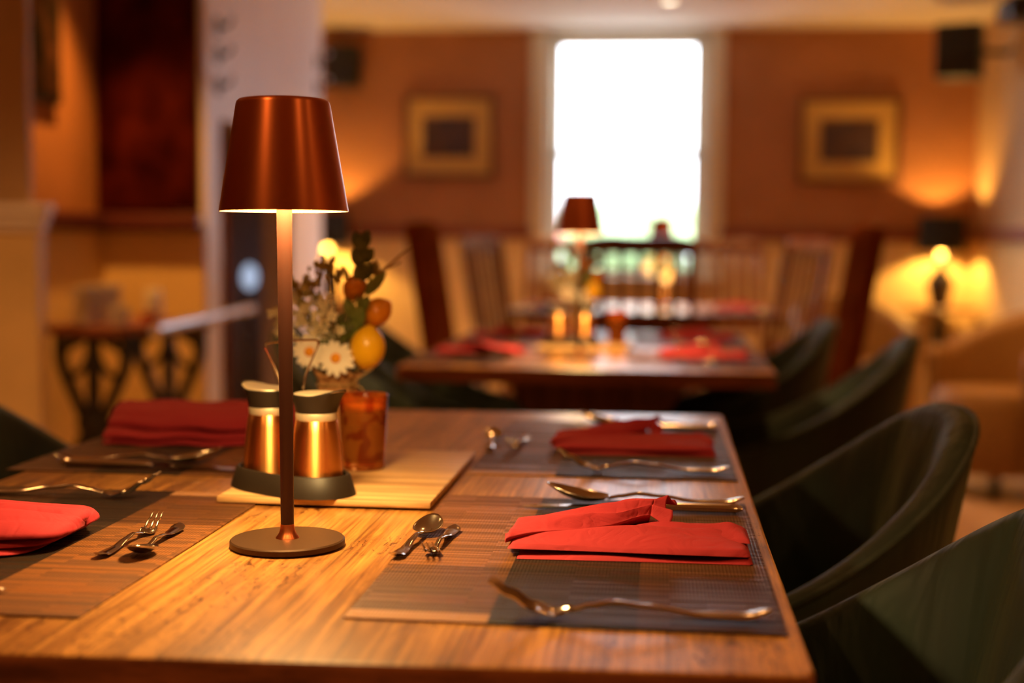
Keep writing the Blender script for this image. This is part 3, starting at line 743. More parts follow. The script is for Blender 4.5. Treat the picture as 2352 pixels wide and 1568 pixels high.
# ------------------------------------------------------------------ flower arrangement
def make_flowers(label, full=True):
    """local origin at the pot's foot; x right, z up, seen from -y"""
    t = thing('flower_arrangement', label, 'flowers', group='lemon and daisy arrangements')
    rnd = random.Random(11)
    def pot(u, v):
        a = 2*PI*u; r = interp([(0, 0.022), (0.5, 0.027), (0.75, 0.025), (0.86, 0.022), (1, 0.030)], v)+0.0018*math.sin(11*a+3*v)*v+0.0012*math.sin(5*a+9*v)
        return (r*math.cos(a), r*math.sin(a), 0.112*v+0.004*math.sin(4*a)*(v > 0.9))
    p_ = MB(); p_.grid(pot, 48, 20, closed_u=True); p_.build('burlap_pot', M['burlap'], t, solid=0.002)
    MB().lathe([(0.0215, 0), (0.0216, 0.001), (0.023, 0.09), (0.001, 0.094)], 32).build('pot_filling', M['stem'], t)
    tw = MB(); tw.tube([(0.0262*math.cos(a), 0.0262*math.sin(a), 0.094+0.001*math.sin(3*a)) for a in [2*PI*i/30 for i in range(30)]], 0.0016, 8, closed=True)
    tw.tube(cr([(0.020, -0.016, 0.094), (0.032, -0.022, 0.104), (0.052, -0.024, 0.118)], 6), 0.0016, 8)
    tw.tube(cr([(0.024, -0.014, 0.094), (0.036, -0.016, 0.090), (0.040, -0.016, 0.070), (0.034, -0.018, 0.055)], 6), 0.0012, 8)
    tw.build('twine_tie', M['twig'], t)
    C0 = Vector((0.0, 0.0, 0.09))
    def stem(p, r=0.0012):
        p = Vector(p); return cr([C0+Vector((p.x*0.15, p.y*0.2, 0)), C0*0.5+p*0.5+Vector((p.x*-0.08, 0, 0.004)), p], 6)
    def daisy(p, r, nrm=(0, -1, 0.15)):
        d_ = MB(); d_.tube(stem(p), 0.001, 6); o_ = d_.build('daisy', M['stem'], t)
        n_ = Vector(nrm).normalized(); q = n_.to_track_quat('Z', 'Y').to_matrix()
        pe = MB()
        for k in range(13):
            a = 2*PI*k/13+rnd.uniform(-0.08, 0.08); rr = r*rnd.uniform(0.88, 1.05)
            def pf(u, v, a=a, rr=rr, tw=rnd.uniform(-0.1, 0.1)):
                s_ = 0.25+0.75*u; wd = rr*0.185*max(0.0, math.sin(PI*min(1, 0.15+0.80*u)))**0.6*(1 if u < 0.93 else 0.8)
                x, y = rr*s_, (2*v-1)*wd; z = 0.05*rr*math.sin(PI*u)-0.10*rr*u*u+0.04*rr*abs(2*v-1)
                return Vector(p)+q @ Vector((x*math.cos(a)-y*math.sin(a), x*math.sin(a)+y*math.cos(a), z))
            pe.grid(pf, 7, 4)
        pe.build('petals', M['petal'], o_)
        ce = MB(); ce.sphere(Vector(p)+n_*0.001, r*0.27, 16, 10, (1, 1, 0.5), q); ce.build('daisy_centre', M['daisycore'], o_)
    def lemon(p, r, m_, rot):
        l_ = MB(); R3 = Euler(rot).to_matrix()
        def lf(u, v):
            th = PI*v; a = 2*PI*u; rad = max(0.0, math.sin(th))**0.92; z = math.cos(th)*1.16+0.16*math.copysign(abs(math.cos(th))**14, math.cos(th))
            return Vector(p)+R3 @ Vector((r*rad*math.cos(a), r*rad*math.sin(a), r*z))
        l_.grid(lf, 32, 22, closed_u=True); o_ = l_.build('lemon', m_, t)
        s_ = MB(); s_.tube(stem(Vector(p)+R3 @ Vector((0, 0, -r*1.1))), 0.0015, 6); s_.build('lemon_stem', M['stem'], o_)
    def leaf(mb, base, tip, wid, bend=0.003, nrm=(0, -1, 0.3)):
        base, tip = Vector(base), Vector(tip); ax = (tip-base); sd = ax.cross(Vector(nrm)).normalized(); nn = sd.cross(ax).normalized()
        mb.grid(lambda u, v: base+ax*u+sd*(2*v-1)*wid*(max(0.0, math.sin(PI*min(1, 0.04+0.94*u)))**0.75)+nn*(bend*math.sin(PI*u)+abs(2*v-1)*wid*0.25), 9, 5)
    daisy((0.006, -0.034, 0.130), 0.0245, (0.05, -1, 0.25)); daisy((-0.030, -0.026, 0.137), 0.0235, (0.0, -1, 0.2))
    lemon((0.044, -0.020, 0.143), 0.0225, M['lemon'], (0.1, 0.12, 0)); lemon((0.050, 0.004, 0.187), 0.0175, M['orange'], (0.2, 0.9, 0.2)); lemon((0.020, 0.012, 0.218), 0.0150, M['orange'], (0.1, 0.5, 0))
    # white five petal blossom sprigs
    def blossom(mb, p, r, n_):
        n_ = Vector(n_).normalized(); q = n_.to_track_quat('Z', 'Y').to_matrix()
        for k in range(5):
            a = 2*PI*k/5+rnd.random()
            def f(u, v, a=a):
                x = r*(0.15+0.85*u); y = (2*v-1)*r*0.34*math.sin(PI*min(1, 0.2+0.72*u)); z = r*0.25*u
                return Vector(p)+q @ Vector((x*math.cos(a)-y*math.sin(a), x*math.sin(a)+y*math.cos(a), z))
            mb.grid(f, 4, 3)
    spr = [((-0.008, -0.020, 0.188), 0.014), ((-0.032, -0.010, 0.182), 0.016), ((-0.052, -0.002, 0.165), 0.014), ((-0.046, 0.006, 0.196), 0.013), ((-0.012, -0.018, 0.166), 0.014), ((-0.034, 0.010, 0.215), 0.013), ((-0.078, 0.006, 0.172), 0.010), ((-0.018, 0.0, 0.150), 0.015), ((-0.060, 0.008, 0.205), 0.010)]
    for (p, sp) in spr:
        sm = MB(); bl = MB(); sm.tube(stem(p), 0.001, 6)
        for k in range(9 if full else 5):
            q = Vector(p)+Vector((rnd.gauss(0, sp*0.75), rnd.gauss(0, sp*0.4), rnd.gauss(0, sp*0.75)))
            sm.tube([Vector(p), q], 0.0006, 5)
            blossom(bl, q, rnd.uniform(0.0055, 0.0095), (rnd.gauss(0, 0.5), -1, rnd.gauss(0.2, 0.5)))
        o_ = sm.build('blossom_sprig', M['stem'], t); bl.build('blossoms', M['blossom'] if rnd.random() < 0.55 else M['blossom2'], o_)
    # bud sprigs
    for p, sp in (((-0.018, 0.006, 0.248), 0.011), ((-0.006, 0.004, 0.236), 0.010), ((-0.040, 0.008, 0.222), 0.010), ((0.044, 0.010, 0.240), 0.008), ((-0.058, 0.004, 0.222), 0.007)):
        sm = MB(); bl = MB(); sm.tube(stem(p), 0.0012, 6)
        for k in range(16 if full else 8):
            q = Vector(p)+Vector((rnd.gauss(0, sp*0.8), rnd.gauss(0, sp*0.5), rnd.gauss(0, sp*0.6)))
            sm.tube([Vector(p)-Vector((0, 0, 0.006)), q], 0.0005, 5)
            bl.sphere(q, rnd.uniform(0.0020, 0.0036), 8, 6, (1, 1, 1.5))
        o_ = sm.build('bud_sprig', M['stem'], t); bl.build('buds', M['bud'], o_)
    # leaf sprigs
    sm = MB(); sm.tube(cr([C0, (0.006, 0.0, 0.16), (0.030, 0.004, 0.22), (0.034, 0.006, 0.276)], 8), 0.0016, 6); lf = MB()
    for b_, tp, wd in (((0.033, 0.006, 0.268), (0.040, 0.004, 0.292), 0.008), ((0.032, 0.006, 0.262), (0.022, 0.004, 0.290), 0.008), ((0.033, 0.006, 0.250), (0.047, 0.004, 0.268), 0.009), ((0.031, 0.006, 0.244), (0.020, 0.004, 0.268), 0.009), ((0.032, 0.005, 0.228), (0.046, 0.002, 0.250), 0.009), ((0.030, 0.005, 0.222), (0.026, 0.002, 0.250), 0.008), ((0.031, 0.005, 0.262), (0.033, 0.0, 0.286), 0.009)):
        leaf(lf, b_, tp, wd)
    o_ = sm.build('leaf_sprig', M['stem'], t); lf.build('leaves', M['leaf'], o_)
    sm = MB(); sm.tube(cr([C0, (0.012, -0.004, 0.15), (0.038, -0.006, 0.205), (0.050, -0.006, 0.226)], 8), 0.0016, 6); lf = MB()
    for b_, tp, wd in (((0.040, -0.008, 0.210), (0.066, -0.012, 0.238), 0.0085), ((0.030, -0.008, 0.190), (0.046, -0.014, 0.206), 0.009), ((0.022, -0.008, 0.165), (0.040, -0.016, 0.196), 0.011), ((0.016, -0.008, 0.155), (0.032, -0.016, 0.176), 0.009), ((0.010, -0.006, 0.150), (0.008, -0.012, 0.178), 0.008), ((0.024, -0.008, 0.180), (0.014, -0.014, 0.206), 0.008)):
        leaf(lf, b_, tp, wd)
    o_ = sm.build('leaf_sprig', M['stem'], t); lf.build('leaves', M['leaf2'], o_)
    sm = MB(); lf = MB()
    for k in range(16):
        a = rnd.uniform(0, 2*PI); b_ = Vector((rnd.uniform(-0.035, 0.015), rnd.uniform(-0.02, 0.015), rnd.uniform(0.11, 0.19)))
        leaf(lf, b_, b_+Vector((math.cos(a)*0.02, -0.004, abs(math.sin(a))*0.02+0.004)), 0.005)
        sm.tube([C0, b_], 0.0008, 5)
    o_ = sm.build('leaf_sprig', M['stem'], t); lf.build('leaves', M['leaf'], o_)
    tg = MB(); tg.tube(cr([(0.01, 0.008, 0.10), (0.040, 0.012, 0.218), (0.068, 0.014, 0.250), (0.094, 0.016, 0.273)], 6), [0.0016]*18+[0.0010], 6)
    tg.tube(cr([(0.012, 0.004, 0.10), (0.044, 0.006, 0.222), (0.082, 0.006, 0.252)], 6), 0.0014, 6)
    tg.tube(cr([(0.01, 0.01, 0.10), (0.024, 0.012, 0.24), (0.028, 0.012, 0.308)], 6), 0.0007, 6)
    tg.build('twig', M['twig'], t)
    return t
flow = make_flowers('daisies, lemons and leaves in a burlap pot behind the candle, foreground table')
flow.location = (-0.381, 1.578, ZB); flow.scale = (0.93, 0.93, 0.93)
dup(flow, 'daisies and lemons in a burlap pot behind the pourers on the middle table', (-0.215, 3.60, ZT+0.0092+0.0003), 0.1)
dup(flow, 'lemon and leaf arrangement on the table below the window', (0.01, 6.05, ZT+0.0004), 0.5)

# ------------------------------------------------------------------ velvet tub chairs (local: sitter looks to -x, back at +x)
def make_tub(label):
    t = thing('tub_chair', label, 'chair', group='dark green velvet tub chairs')
    n = 72
    def plan(s):  # s in -1..1 along the rim from near arm front to far arm front
        a = abs(s)
        if a < 0.62:
            an = a/0.62*PI/2; x = 0.02+0.245*max(0.0, math.cos(an))**0.85; y = 0.268*math.sin(an)**0.9
        else:
            q = (a-0.62)/0.38; x = 0.02-0.24*q; y = 0.268-0.030*q*q
        return x, math.copysign(y, s)
    def rim(x): return 0.56+0.258*max(0.0, min(1.0, (x+0.24)/0.505))**2.2
    def section(s, k):
        x, y = plan(s); zr = rim(x); back = max(0, (x-0.02)/0.245)
        # k 0..15: outer bottom -> outer top -> rim -> inner top -> inner bottom
        flare = 0.10*back
        tk = 0.042
        cx_, cy_ = x, y; ln = math.hypot(x-0.0, y); nx, ny = (x-0.0)/ln, y/ln
        def pt(z, off):
            q = (z-0.40)/(zr-0.40) if zr > 0.4 else 0
            sh = 0.80+0.20*max(0, min(1, q))**0.75
            px, py = x*sh+(0.035*back)*q, y*(0.84+0.16*max(0, min(1, q))**0.7)
            return (px+nx*off, py+ny*off, z)
        if k <= 6: return pt(0.40+(zr-0.02-0.40)*k/6, 0)
        if k <= 11:
            an = (k-6)/6*PI; z = zr-0.02+0.020*math.sin(an); return pt(z, -tk/2+tk/2*math.cos(an))
        q = (k-12)/4; z = zr-0.02-(zr-0.02-0.45)*q
        pl = 0.006*math.sin(s*26)*math.sin(PI*min(1, 0.1+q))*back
        return pt(z, -tk-pl-0.012*math.sin(PI*q))
    K = 17
    sh = MB(); sh.grid(lambda u, v: section(-1+2*u, int(round(v*(K-1)))), n, K)
    sh.f.append(tuple(range(K))[::-1]); sh.f.append(tuple((n-1)*K+i for i in range(K)))
    sh.build('backrest', M['velvet'], t, angle=70, sub=1)
    pp = MB(); pp.tube([Vector(section(-1+2*i/59, 7))+Vector((0.0, 0, 0.002)) for i in range(60)], 0.0042, 8); pp.build('piping', M['velvet'], t)
    def seat(u, v):
        a = 2*PI*u; cx_, sy_ = math.cos(a), math.sin(a)
        x = 0.235*math.copysign(abs(cx_)**0.75, cx_); y = 0.215*math.copysign(abs(sy_)**0.75, sy_)
        if v < 0.25: return (x*(0.9+0.4*v)*0.98, y*(0.9+0.4*v)*0.98, 0.385+0.07*v/0.25*1.0)
        q = (v-0.25)/0.75; sc = max(0.0, math.cos(q*PI/2))**0.55 if q < 1 else 0
        return (x*sc, y*sc, 0.455+0.030*math.sin(q*PI/2)**0.8)
    MB().grid(seat, 48, 14, closed_u=True).build('seat', M['velvet'], t)
    MB().lathe([(0.19, 0.388), (0.18, 0.37), (0.001, 0.365)], 32, cap0=True).build('seat_frame', M['black'], t)
    for a in (45, 135, 225, 315):
        ca, sa = math.cos(math.radians(a)), math.sin(math.radians(a))
        MB().tube([(0.15*ca, 0.15*sa, 0.38), (0.235*ca, 0.235*sa, 0.0)], [0.013, 0.008], 12).build('leg', M['black'], t)
    return t
tub = make_tub('dark green velvet tub chair cut by the lower right edge of the photo')
tub.location = (0.060, 1.10, 0); tub.rotation_euler = (0, 0, math.radians(-4))
dup(tub, 'dark green velvet tub chair with full rounded back beside the foreground table', (0.098, 1.755, 0), math.radians(4))
dup(tub, 'dark green velvet tub chair at the near right seat of the middle table', (0.30, 3.20, 0), math.radians(-6))
dup(tub, 'dark green velvet tub chair at the far right seat of the middle table', (0.20, 3.86, 0), math.radians(2))
dup(tub, 'dark green velvet tub chair at the near left of the middle table, behind lemons', (-0.60, 3.12, 0), math.radians(180))
dup(tub, 'dark green velvet tub chair at the far left seat of the middle table', (-0.59, 3.78, 0), math.radians(178))
dup(tub, 'dark green velvet tub chair at the left edge of the photo, only an arm showing', (-0.74, 1.76, 0), math.radians(182))

# ------------------------------------------------------------------ wooden chairs (local: sitter looks to +y, back at -y)
def make_spindle(label, H=1.03, slats=5):
    t = thing('spindle_chair', label, 'chair', group='wooden spindle back chairs')
    w2 = 0.20
    MB().box((-0.215, -0.20, 0.43), (0.215, 0.22, 0.455), 0.008).build('seat', M['chairwood'], t)
    ly = lambda z: -0.19-0.10*max(0, (z-0.45))/(H-0.45)
    for s_ in (-1, 1):
        MB().tube(cr([(s_*w2, -0.20, 0), (s_*w2, -0.19, 0.45), (s_*w2, ly(0.8), 0.8), (s_*w2, ly(H), H-0.01)], 5), 0.016, 10).build('back_post', M['chairwood'], t)
        MB().tube([(s_*w2, 0.19, 0), (s_*w2*0.98, 0.19, 0.43)], 0.018, 10).build('leg', M['chairwood'], t)
    def tr(u, v):
        x = -w2-0.012+2*(w2+0.012)*u; arch = 0.018*math.sin(PI*u)+0.006*math.sin(3*PI*u)
        z = H-0.05+arch*(0.3 if v in (0,) else 1)+0.055*v; return (x, ly(z)-0.006*math.sin(PI*u), z)
    MB().grid(tr, 24, 4).build('top_rail', M['chairwood'], t, solid=0.022)
    zl = 0.60
    MB().box((-w2, ly(zl)-0.010, zl-0.02), (w2, ly(zl)+0.010, zl+0.02), 0.004).build('lower_rail', M['chairwood'], t)
    for k in range(slats):
        x = -w2+2*w2*(k+1)/(slats+1)
        MB().grid(lambda u, v: (x+(2*v-1)*0.013, ly(zl+0.01+(H-0.05-zl)*u), zl+0.01+(H-0.05-zl)*u), 6, 2).build('slat', M['chairwood'], t, solid=0.010)
    for z in (0.18, 0.26):
        MB().tube([(-w2, 0.19, z), (w2, 0.19, z)] if z > 0.2 else [(-w2, -0.195, z), (w2, -0.195, z)], 0.010, 8).build('stretcher', M['chairwood'], t)
    return t
sp = make_spindle('wooden spindle chair with its back to the camera at the table below the window')
sp.location = (-0.075, 5.42, 0)
G = 'wooden spindle back chairs'
dup(sp, 'wooden spindle chair left of the table below the window, back leaning left', (-0.52, 5.95, 0), math.radians(-60))
dup(sp, 'wooden spindle chair right of the table below the window, back leaning right', (0.385, 5.95, 0), math.radians(58))
dup(sp, 'wooden spindle chair behind the left end of the table, against the window wall', (-0.52, 6.75, 0), math.radians(172))
dup(sp, 'wooden spindle chair behind the right end of the table, right of the window', (0.36, 6.75, 0), math.radians(188))
def make_plank(label):
    t = thing('high_back_chair', label, 'chair', group='solid back wooden chairs')
    H = 1.075
    MB().box((-0.21, -0.20, 0.43), (0.21, 0.22, 0.46), 0.008).build('seat', M['redwood'], t)
    ly = lambda z: -0.19-0.10*max(0, (z-0.45))/(H-0.45)
    MB().grid(lambda u, v: (-0.20+0.40*u, ly(0.46+(H-0.46)*v), 0.46+(H-0.46)*v+0.02*math.sin(PI*u)*(v == 1)), 12, 8).build('back_panel', M['redwood'], t, solid=0.04)
    for s_ in (-1, 1):
        MB().tube([(s_*0.20, -0.20, 0), (s_*0.20, -0.19, 0.45), (s_*0.20, ly(H), H+0.01)], 0.019, 10).build('back_post', M['redwood'], t)
        MB().box((s_*0.20-0.018, 0.17, 0), (s_*0.20+0.018, 0.206, 0.43), 0.004).build('leg', M['redwood'], t)
    return t
pk = make_plank('high solid-back wooden chair standing left between the middle table and the window table')
pk.location = (-0.575, 4.88, 0); pk.rotation_euler = (0, 0, math.radians(-93))
dup(pk, 'high solid-back wooden chair standing right, behind the green velvet chairs', (0.44, 4.86, 0), math.radians(93))

# ------------------------------------------------------------------ pictures and speakers on the far wall
def picture(name, label, x0, x1, z0, z1, group=None):
    t = thing(name, label, 'picture', ((x0+x1)/2, FY, (z0+z1)/2), 0, group)
    a, b = (x1-x0)/2, (z1-z0)/2; f = MB()
    for (p, q) in (((-a, -b), (-a+0.022, b)), ((a-0.022, -b), (a, b)), ((-a, -b), (a, -b+0.022)), ((-a, b-0.022), (a, b))): f.box((p[0], -0.03, p[1]), (q[0], -0.001, q[1]), 0.003)
    f.build('picture_frame', M['frame'], t)
    MB().box((-a+0.02, -0.016, -b+0.02), (a-0.02, -0.012, b-0.02)).build('mount', M['gold'], t, smooth=False)
    MB().box((-a*0.58, -0.019, -b*0.50), (a*0.56, -0.0165, b*0.48)).build('print', M['print'], t, smooth=False)
    return t
picture('framed_picture', 'gold-mounted framed picture left of the window on the far wall', -1.515, -0.975, 1.405, 1.885, 'framed pictures on the far wall')
picture('framed_picture', 'gold-mounted framed picture right of the window on the far wall', 0.785, 1.355, 1.385, 1.87, 'framed pictures on the far wall')
def speaker(label, loc, sx_, sy_, sz_, rz=0, bracket=None):
    t = thing('loudspeaker', label, 'speaker', loc, rz, 'wall loudspeakers')
    MB().box((-sx_/2, -sy_/2, -sz_/2), (sx_/2, sy_/2, sz_/2), 0.012).build('speaker_cabinet', M['black'], t)
    MB().box((-sx_/2+0.012, -sy_/2-0.006, -sz_/2+0.012), (sx_/2-0.012, -sy_/2, sz_/2-0.012), 0.003).build('grille', M['iron'], t)
    if bracket: MB().tube(bracket, 0.016, 10).build('bracket', M['black'], t)
speaker('dark square loudspeaker high at the left end of the far wall', (-1.865, 7.86, 2.045), 0.20, 0.15, 0.235)
speaker('black loudspeaker hanging in the upper right corner of the room', (1.50, 7.15, 2.01), 0.22, 0.20, 0.27, math.radians(-20), [(0.1, 0.02, 0), (0.22, 0.10, 0.0), (0.24, 0.12, 0.02)])
t = thing('ceiling_projector', 'black box under the ceiling at the upper right edge of the photo', 'projector', (1.60, 6.35, 2.085))
MB().box((-0.09, -0.14, -0.05), (0.13, 0.12, 0.05), 0.02).build('body', M['black'], t)
MB().tube([(0.02, 0, 0.05), (0.02, 0, CEIL-2.085)], 0.015, 10).build('mount_pole', M['black'], t)

# ------------------------------------------------------------------ black shaded side lamps
def side_lamp(label, loc, power):
    t = thing('side_lamp', label, 'lamp', loc, 0, 'black shaded side lamps')
    MB().lathe([(0.045, 0), (0.05, 0.004), (0.052, 0.02), (0.060, 0.07), (0.075, 0.13), (0.070, 0.155), (0.035, 0.20), (0.022, 0.225), (0.020, 0.25)], 32).build('lamp_base', M['vase'], t)
    MB().tube([(0, 0, 0.25), (0, 0, 0.268)], 0.010, 10).build('lamp_holder', M['black'], t)
    MB().sphere((0, 0, 0.285), 0.021, 16, 10).build('bulb', M['bulb'], t)
    MB().lathe([(0.130, 0.308), (0.122, 0.502), (0.120, 0.502), (0.128, 0.308), (0.130, 0.308)], 48, cap0=False, cap1=False).build('lamp_shade', M['black'], t)
    p_ = point('side_lamp_light', (0, 0, 0.392), power, (1, 0.53, 0.12), 0.022); p_.parent = t
    return t
side_lamp('black-shaded side lamp glowing in the right corner of the room', (1.555, 7.73, 0.69), 26)
side_lamp('black-shaded side lamp half hidden behind the white wall end at left', (-1.925, 7.73, 0.69), 26)
def side_table(label, x, y, h, top=0.22):
    t = thing('pedestal_table', label, 'table', (x, y, 0), 0)
    MB().lathe([(top, h-0.02), (top+0.005, h-0.015), (top+0.005, h-0.004), (top, h)], 40).build('tabletop', M['trestle'], t)
    MB().lathe([(0.022, 0.04), (0.030, 0.15), (0.045, 0.30), (0.025, 0.42), (0.04, 0.55), (0.022, h-0.02)], 20).build('column', M['black'], t)
    for a in (90, 210, 330):
        ca, sa = math.cos(math.radians(a)), math.sin(math.radians(a))
        MB().tube(cr([(0.02*ca, 0.02*sa, 0.12), (0.1*ca, 0.1*sa, 0.08), (0.18*ca, 0.18*sa, 0.012)], 5), 0.012, 8).build('foot', M['black'], t)
side_table('small round pedestal table under the right corner lamp', 1.555, 7.725, 0.69, 0.195)
side_table('small round pedestal table under the left side lamp', -1.925, 7.725, 0.69, 0.195)
def armchair(label, x, y, rz):
    t = thing('leather_armchair', label, 'armchair', (x, y, 0), rz)
    def sh(u, v):
        a = (-1+2*u)*2.0; r = 0.30; zr = 0.60+0.16*max(0, math.cos(a))
        return ((r*(0.9+0.1*v))*math.sin(a), -(r*(0.9+0.1*v))*math.cos(a)*0.95, 0.12+(zr-0.12)*v)
    MB().grid(sh, 40, 10).build('backrest', M['leather'], t, solid=0.06)
    MB().lathe([(0.25, 0.10), (0.27, 0.12), (0.27, 0.38), (0.24, 0.43), (0.001, 0.44)], 32).build('seat', M['leather'], t)
    for a in (45, 135, 225, 315): MB().tube([(0.2*math.cos(math.radians(a)), 0.2*math.sin(math.radians(a)), 0), (0.2*math.cos(math.radians(a)), 0.2*math.sin(math.radians(a)), 0.12)], 0.018, 8).build('leg', M['black'], t)
armchair('tan leather armchair against the right wall, nearer than the glowing lamp', 1.42, 5.80, math.radians(120))
armchair('tan leather armchair behind the high wooden chair near the right lamp', 1.02, 7.10, math.radians(200))

# ------------------------------------------------------------------ left side: alcove
pt = thing('tall_picture', 'tall dark floral picture high on the alcove side wall at left', 'picture', (-2.18, 4.565, 1.86))
MB().box((0.001, -0.155, -0.36), (0.025, 0.155, 0.36), 0.004).build('picture_frame', M['black'], pt)
MB().box((0.0255, -0.125, -0.33), (0.028, 0.125, 0.33)).build('canvas', M['canvas'], pt, smooth=False)
rp = thing('wall_hanging', 'large dark red wall panel hung above the alcove rail', 'wall panel', (-1.975, 5.10, 1.70))
MB().box((-0.205, -0.03, -0.565), (0.195, -0.001, 0.56), 0.004).build('panel_board', M['redpanel'], rp)
# treadle table
tt = thing('treadle_table', 'old treadle table with black cast-iron legs in the left alcove', 'table', (-1.82, 4.52, 0), math.radians(75))
MB().box((-0.27, -0.15, 0.70), (0.27, 0.15, 0.735), 0.006).build('tabletop', M['railwood'], tt)
for s_ in (-1, 1):
    ir = MB(); x = s_*0.21
    def C(p): return [(x, q[0], q[1]) for q in p]
    for q in (-1, 1):
        ir.tube(cr(C([(q*0.135, 0.70), (q*0.13, 0.60), (q*0.07, 0.48), (q*0.03, 0.38), (q*0.08, 0.28), (q*0.125, 0.16), (q*0.145, 0.0)]), 6), 0.021, 8)
        ir.tube(cr(C([(0, 0.70), (q*0.03, 0.60), (q*0.10, 0.56), (q*0.12, 0.64), (q*0.05, 0.68)]), 6), 0.013, 8)
        ir.tube(cr(C([(0, 0.40), (q*0.06, 0.34), (q*0.05, 0.24), (0, 0.20), (q*-0.01, 0.28)]), 6), 0.013, 8)
        ir.tube(cr(C([(q*0.02, 0.10), (q*0.07, 0.16), (q*0.12, 0.10), (q*0.06, 0.05)]), 6), 0.013, 8)
    ir.tube(C([(0, 0.70), (0, 0.03)]), 0.024, 8); ir.tube(C([(-0.135, 0.69), (0.135, 0.69)]), 0.014, 8); ir.tube(C([(-0.12, 0.15), (0.12, 0.15)]), 0.012, 8); ir.tube(C([(-0.05, 0.40), (0.05, 0.40)]), 0.03, 8)
    ir.build('leg', M['iron'], tt)
MB().tube([(-0.21, 0, 0.20), (0.21, 0, 0.20)], 0.010, 8).build('stretcher', M['iron'], tt)
MB().box((-0.14, -0.10, 0.06), (0.14, 0.10, 0.075), 0.004).build('treadle', M['iron'], tt)
def ceramic(name, label, cat, x, y, z, prof, m_, group=None, first=None):
    t = thing(name, label, cat, (x, y, z), 0, group); MB().lathe(prof, 28).build('body' if name != 'mug' else 'cup', m_, t); return t
zt = 0.7355
def TT(u, v): a = math.radians(75); return (-1.82+u*math.cos(a)-v*math.sin(a), 4.52+u*math.sin(a)+v*math.cos(a))
def mugat(u, v, k): q = TT(u, v); return (q[0], q[1], zt+0.0645*k)
mug = ceramic('mug', 'grey stoneware mug, lower row, at the left end of the treadle table', 'mug', *mugat(-0.215, 0.03, 0), [(0.026, 0), (0.030, 0.002), (0.031, 0.062), (0.029, 0.064), (0.027, 0.060), (0.026, 0.008), (0.001, 0.006)], M['grey_ceramic'], 'stacked grey mugs')
MB().tube(cr([(0.030, 0, 0.052), (0.050, 0, 0.048), (0.050, 0, 0.020), (0.030, 0, 0.014)], 5), 0.004, 8).build('handle', M['grey_ceramic'], mug)
mug.rotation_euler = (0, 0, math.radians(165))
for (u, v, k, l) in ((-0.145, 0.03, 0, 'lower row, second from the left end'), (-0.075, 0.03, 0, 'lower row, next to the amber dish'), (-0.215, 0.03, 1, 'upper row, at the left end'), (-0.145, 0.03, 1, 'upper row, second from the left end'), (-0.075, 0.03, 1, 'upper row, above the amber dish'), (-0.18, -0.085, 0, 'single, in front of the stack')):
    dup(mug, f'grey stoneware mug, {l}', mugat(u, v, k), math.radians(165))
c_ = thing('pillar_candle', 'white pillar candle in a low white dish on the treadle table', 'candle', (*TT(0.12, 0.0), zt))
MB().lathe([(0.030, 0), (0.042, 0.004), (0.044, 0.02), (0.040, 0.02), (0.036, 0.008), (0.001, 0.006)], 28).build('dish', M['white_ceramic'], c_)
MB().lathe([(0.028, 0.007), (0.028, 0.105), (0.024, 0.110), (0.001, 0.107)], 28).build('candle_body', M['white_ceramic'], c_)
ceramic('amber_dish', 'small amber glass dish between mugs and candle on the treadle table', 'dish', *TT(0.015, -0.06), zt, [(0.02, 0), (0.022, 0.003), (0.034, 0.03), (0.031, 0.03), (0.018, 0.006), (0.001, 0.005)], M['amber'])
# grab rail with posts in front of the white wall
gr = thing('grab_rail', 'pale metal grab rail running back past the doorway at left', 'rail', (0, 0, 0))
MB().tube([(-1.500, 3.90, 0.745), (-1.500, 3.92, 0.75), (-1.615, 5.25, 0.75)], 0.018, 14).build('handrail', M['greyrail'], gr)
for (x, y) in ((-1.505, 4.02), (-1.610, 5.18)): MB().tube([(x, y, 0), (x, y, 0.735)], 0.011, 10).build('rail_post', M['iron'], gr)
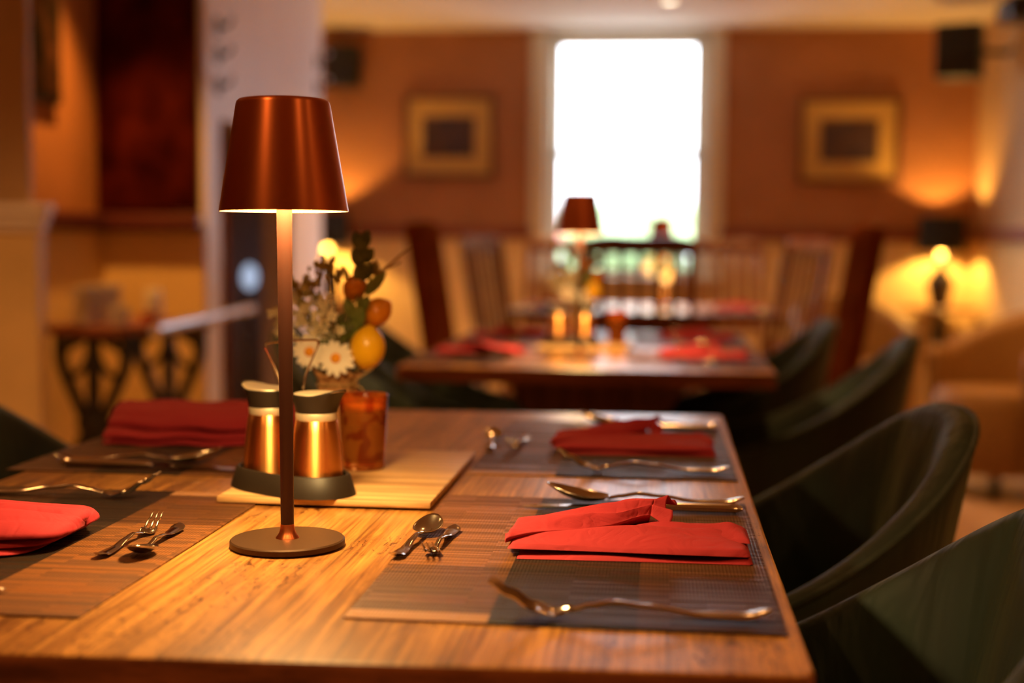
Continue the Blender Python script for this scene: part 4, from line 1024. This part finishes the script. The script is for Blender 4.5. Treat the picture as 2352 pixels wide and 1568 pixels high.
# coat hooks on the white wall
def hook(label, y, z):
    t = thing('coat_hook', label, 'hook', (LX, y, z), 0, 'black iron coat hooks')
    MB().box((0.0005, -0.022, -0.035), (0.008, 0.022, 0.035), 0.003).build('back_plate', M['iron'], t)
    MB().tube(cr([(0.006, 0, 0.005), (0.035, 0, 0.0), (0.055, 0, 0.018), (0.060, 0, 0.036)], 5), 0.007, 8).build('hook_arm', M['iron'], t)
    MB().sphere((0.061, 0, 0.040), 0.012, 12, 8).build('hook_knob', M['greyrail'], t)
for z, w_ in ((1.86, 'topmost'), (1.75, 'middle'), (1.63, 'lowest')): hook(f'black iron hook at the near edge of the white wall, {w_} of three', 5.24, z)
for z, w_ in ((1.93, 'upper'), (1.80, 'lower')): hook(f'black iron hook at the far end of the white wall, {w_} of two', 6.80, z)
# globe on a stand: daylight reflection modelled as a glowing shape, no real lamp
gl = thing('glint_stand', 'added slim stand with daylight reflection as a pale oval globe inside the dark doorway', 'lamp', (-1.975, 6.38, 0))
MB().lathe([(0.075, 0), (0.075, 0.015), (0.015, 0.025)], 28).build('stand_foot', M['iron'], gl)
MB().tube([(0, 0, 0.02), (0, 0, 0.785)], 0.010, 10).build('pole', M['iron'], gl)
MB().sphere((0, 0, 0.845), 0.048, 20, 14, (0.8, 0.8, 1.3)).build('glint', M['glint'], gl)

# ------------------------------------------------------------------ ceiling lamps
downlight(0.03, 7.02, 6, 'small glowing ceiling downlight just above the window at the top of the photo')
for (x, y, p_, w_) in ((-0.9, 0.2, 40, 'behind the camera, left'), (0.9, 0.3, 30, 'behind the camera, right'), (-0.3, -1.6, 50, 'over the rear of the room'), (1.15, 5.6, 110, 'added as fill over the right side aisle'), (-1.9, 2.6, 110, 'added as fill over the left side before the alcove'), (1.35, 0.95, 30, 'beside the camera on the right'), (0.0, 3.0, 42, 'added as fill over the middle table'), (0.75, 6.3, 45, 'added as fill before the right end of the far wall'), (-0.9, 6.5, 85, 'added as fill before the left end of the far wall'), ):  # unseen; those marked fill are added to brighten walls, floor and table
    downlight(x, y, p_, f'round ceiling downlight {w_}')
downlight(-1.93, 4.66, 125, 'round ceiling downlight added as fill inside the left alcove', 78, (1, 0.42, 0.07))  # unseen lamp, added to warm and brighten the alcove walls
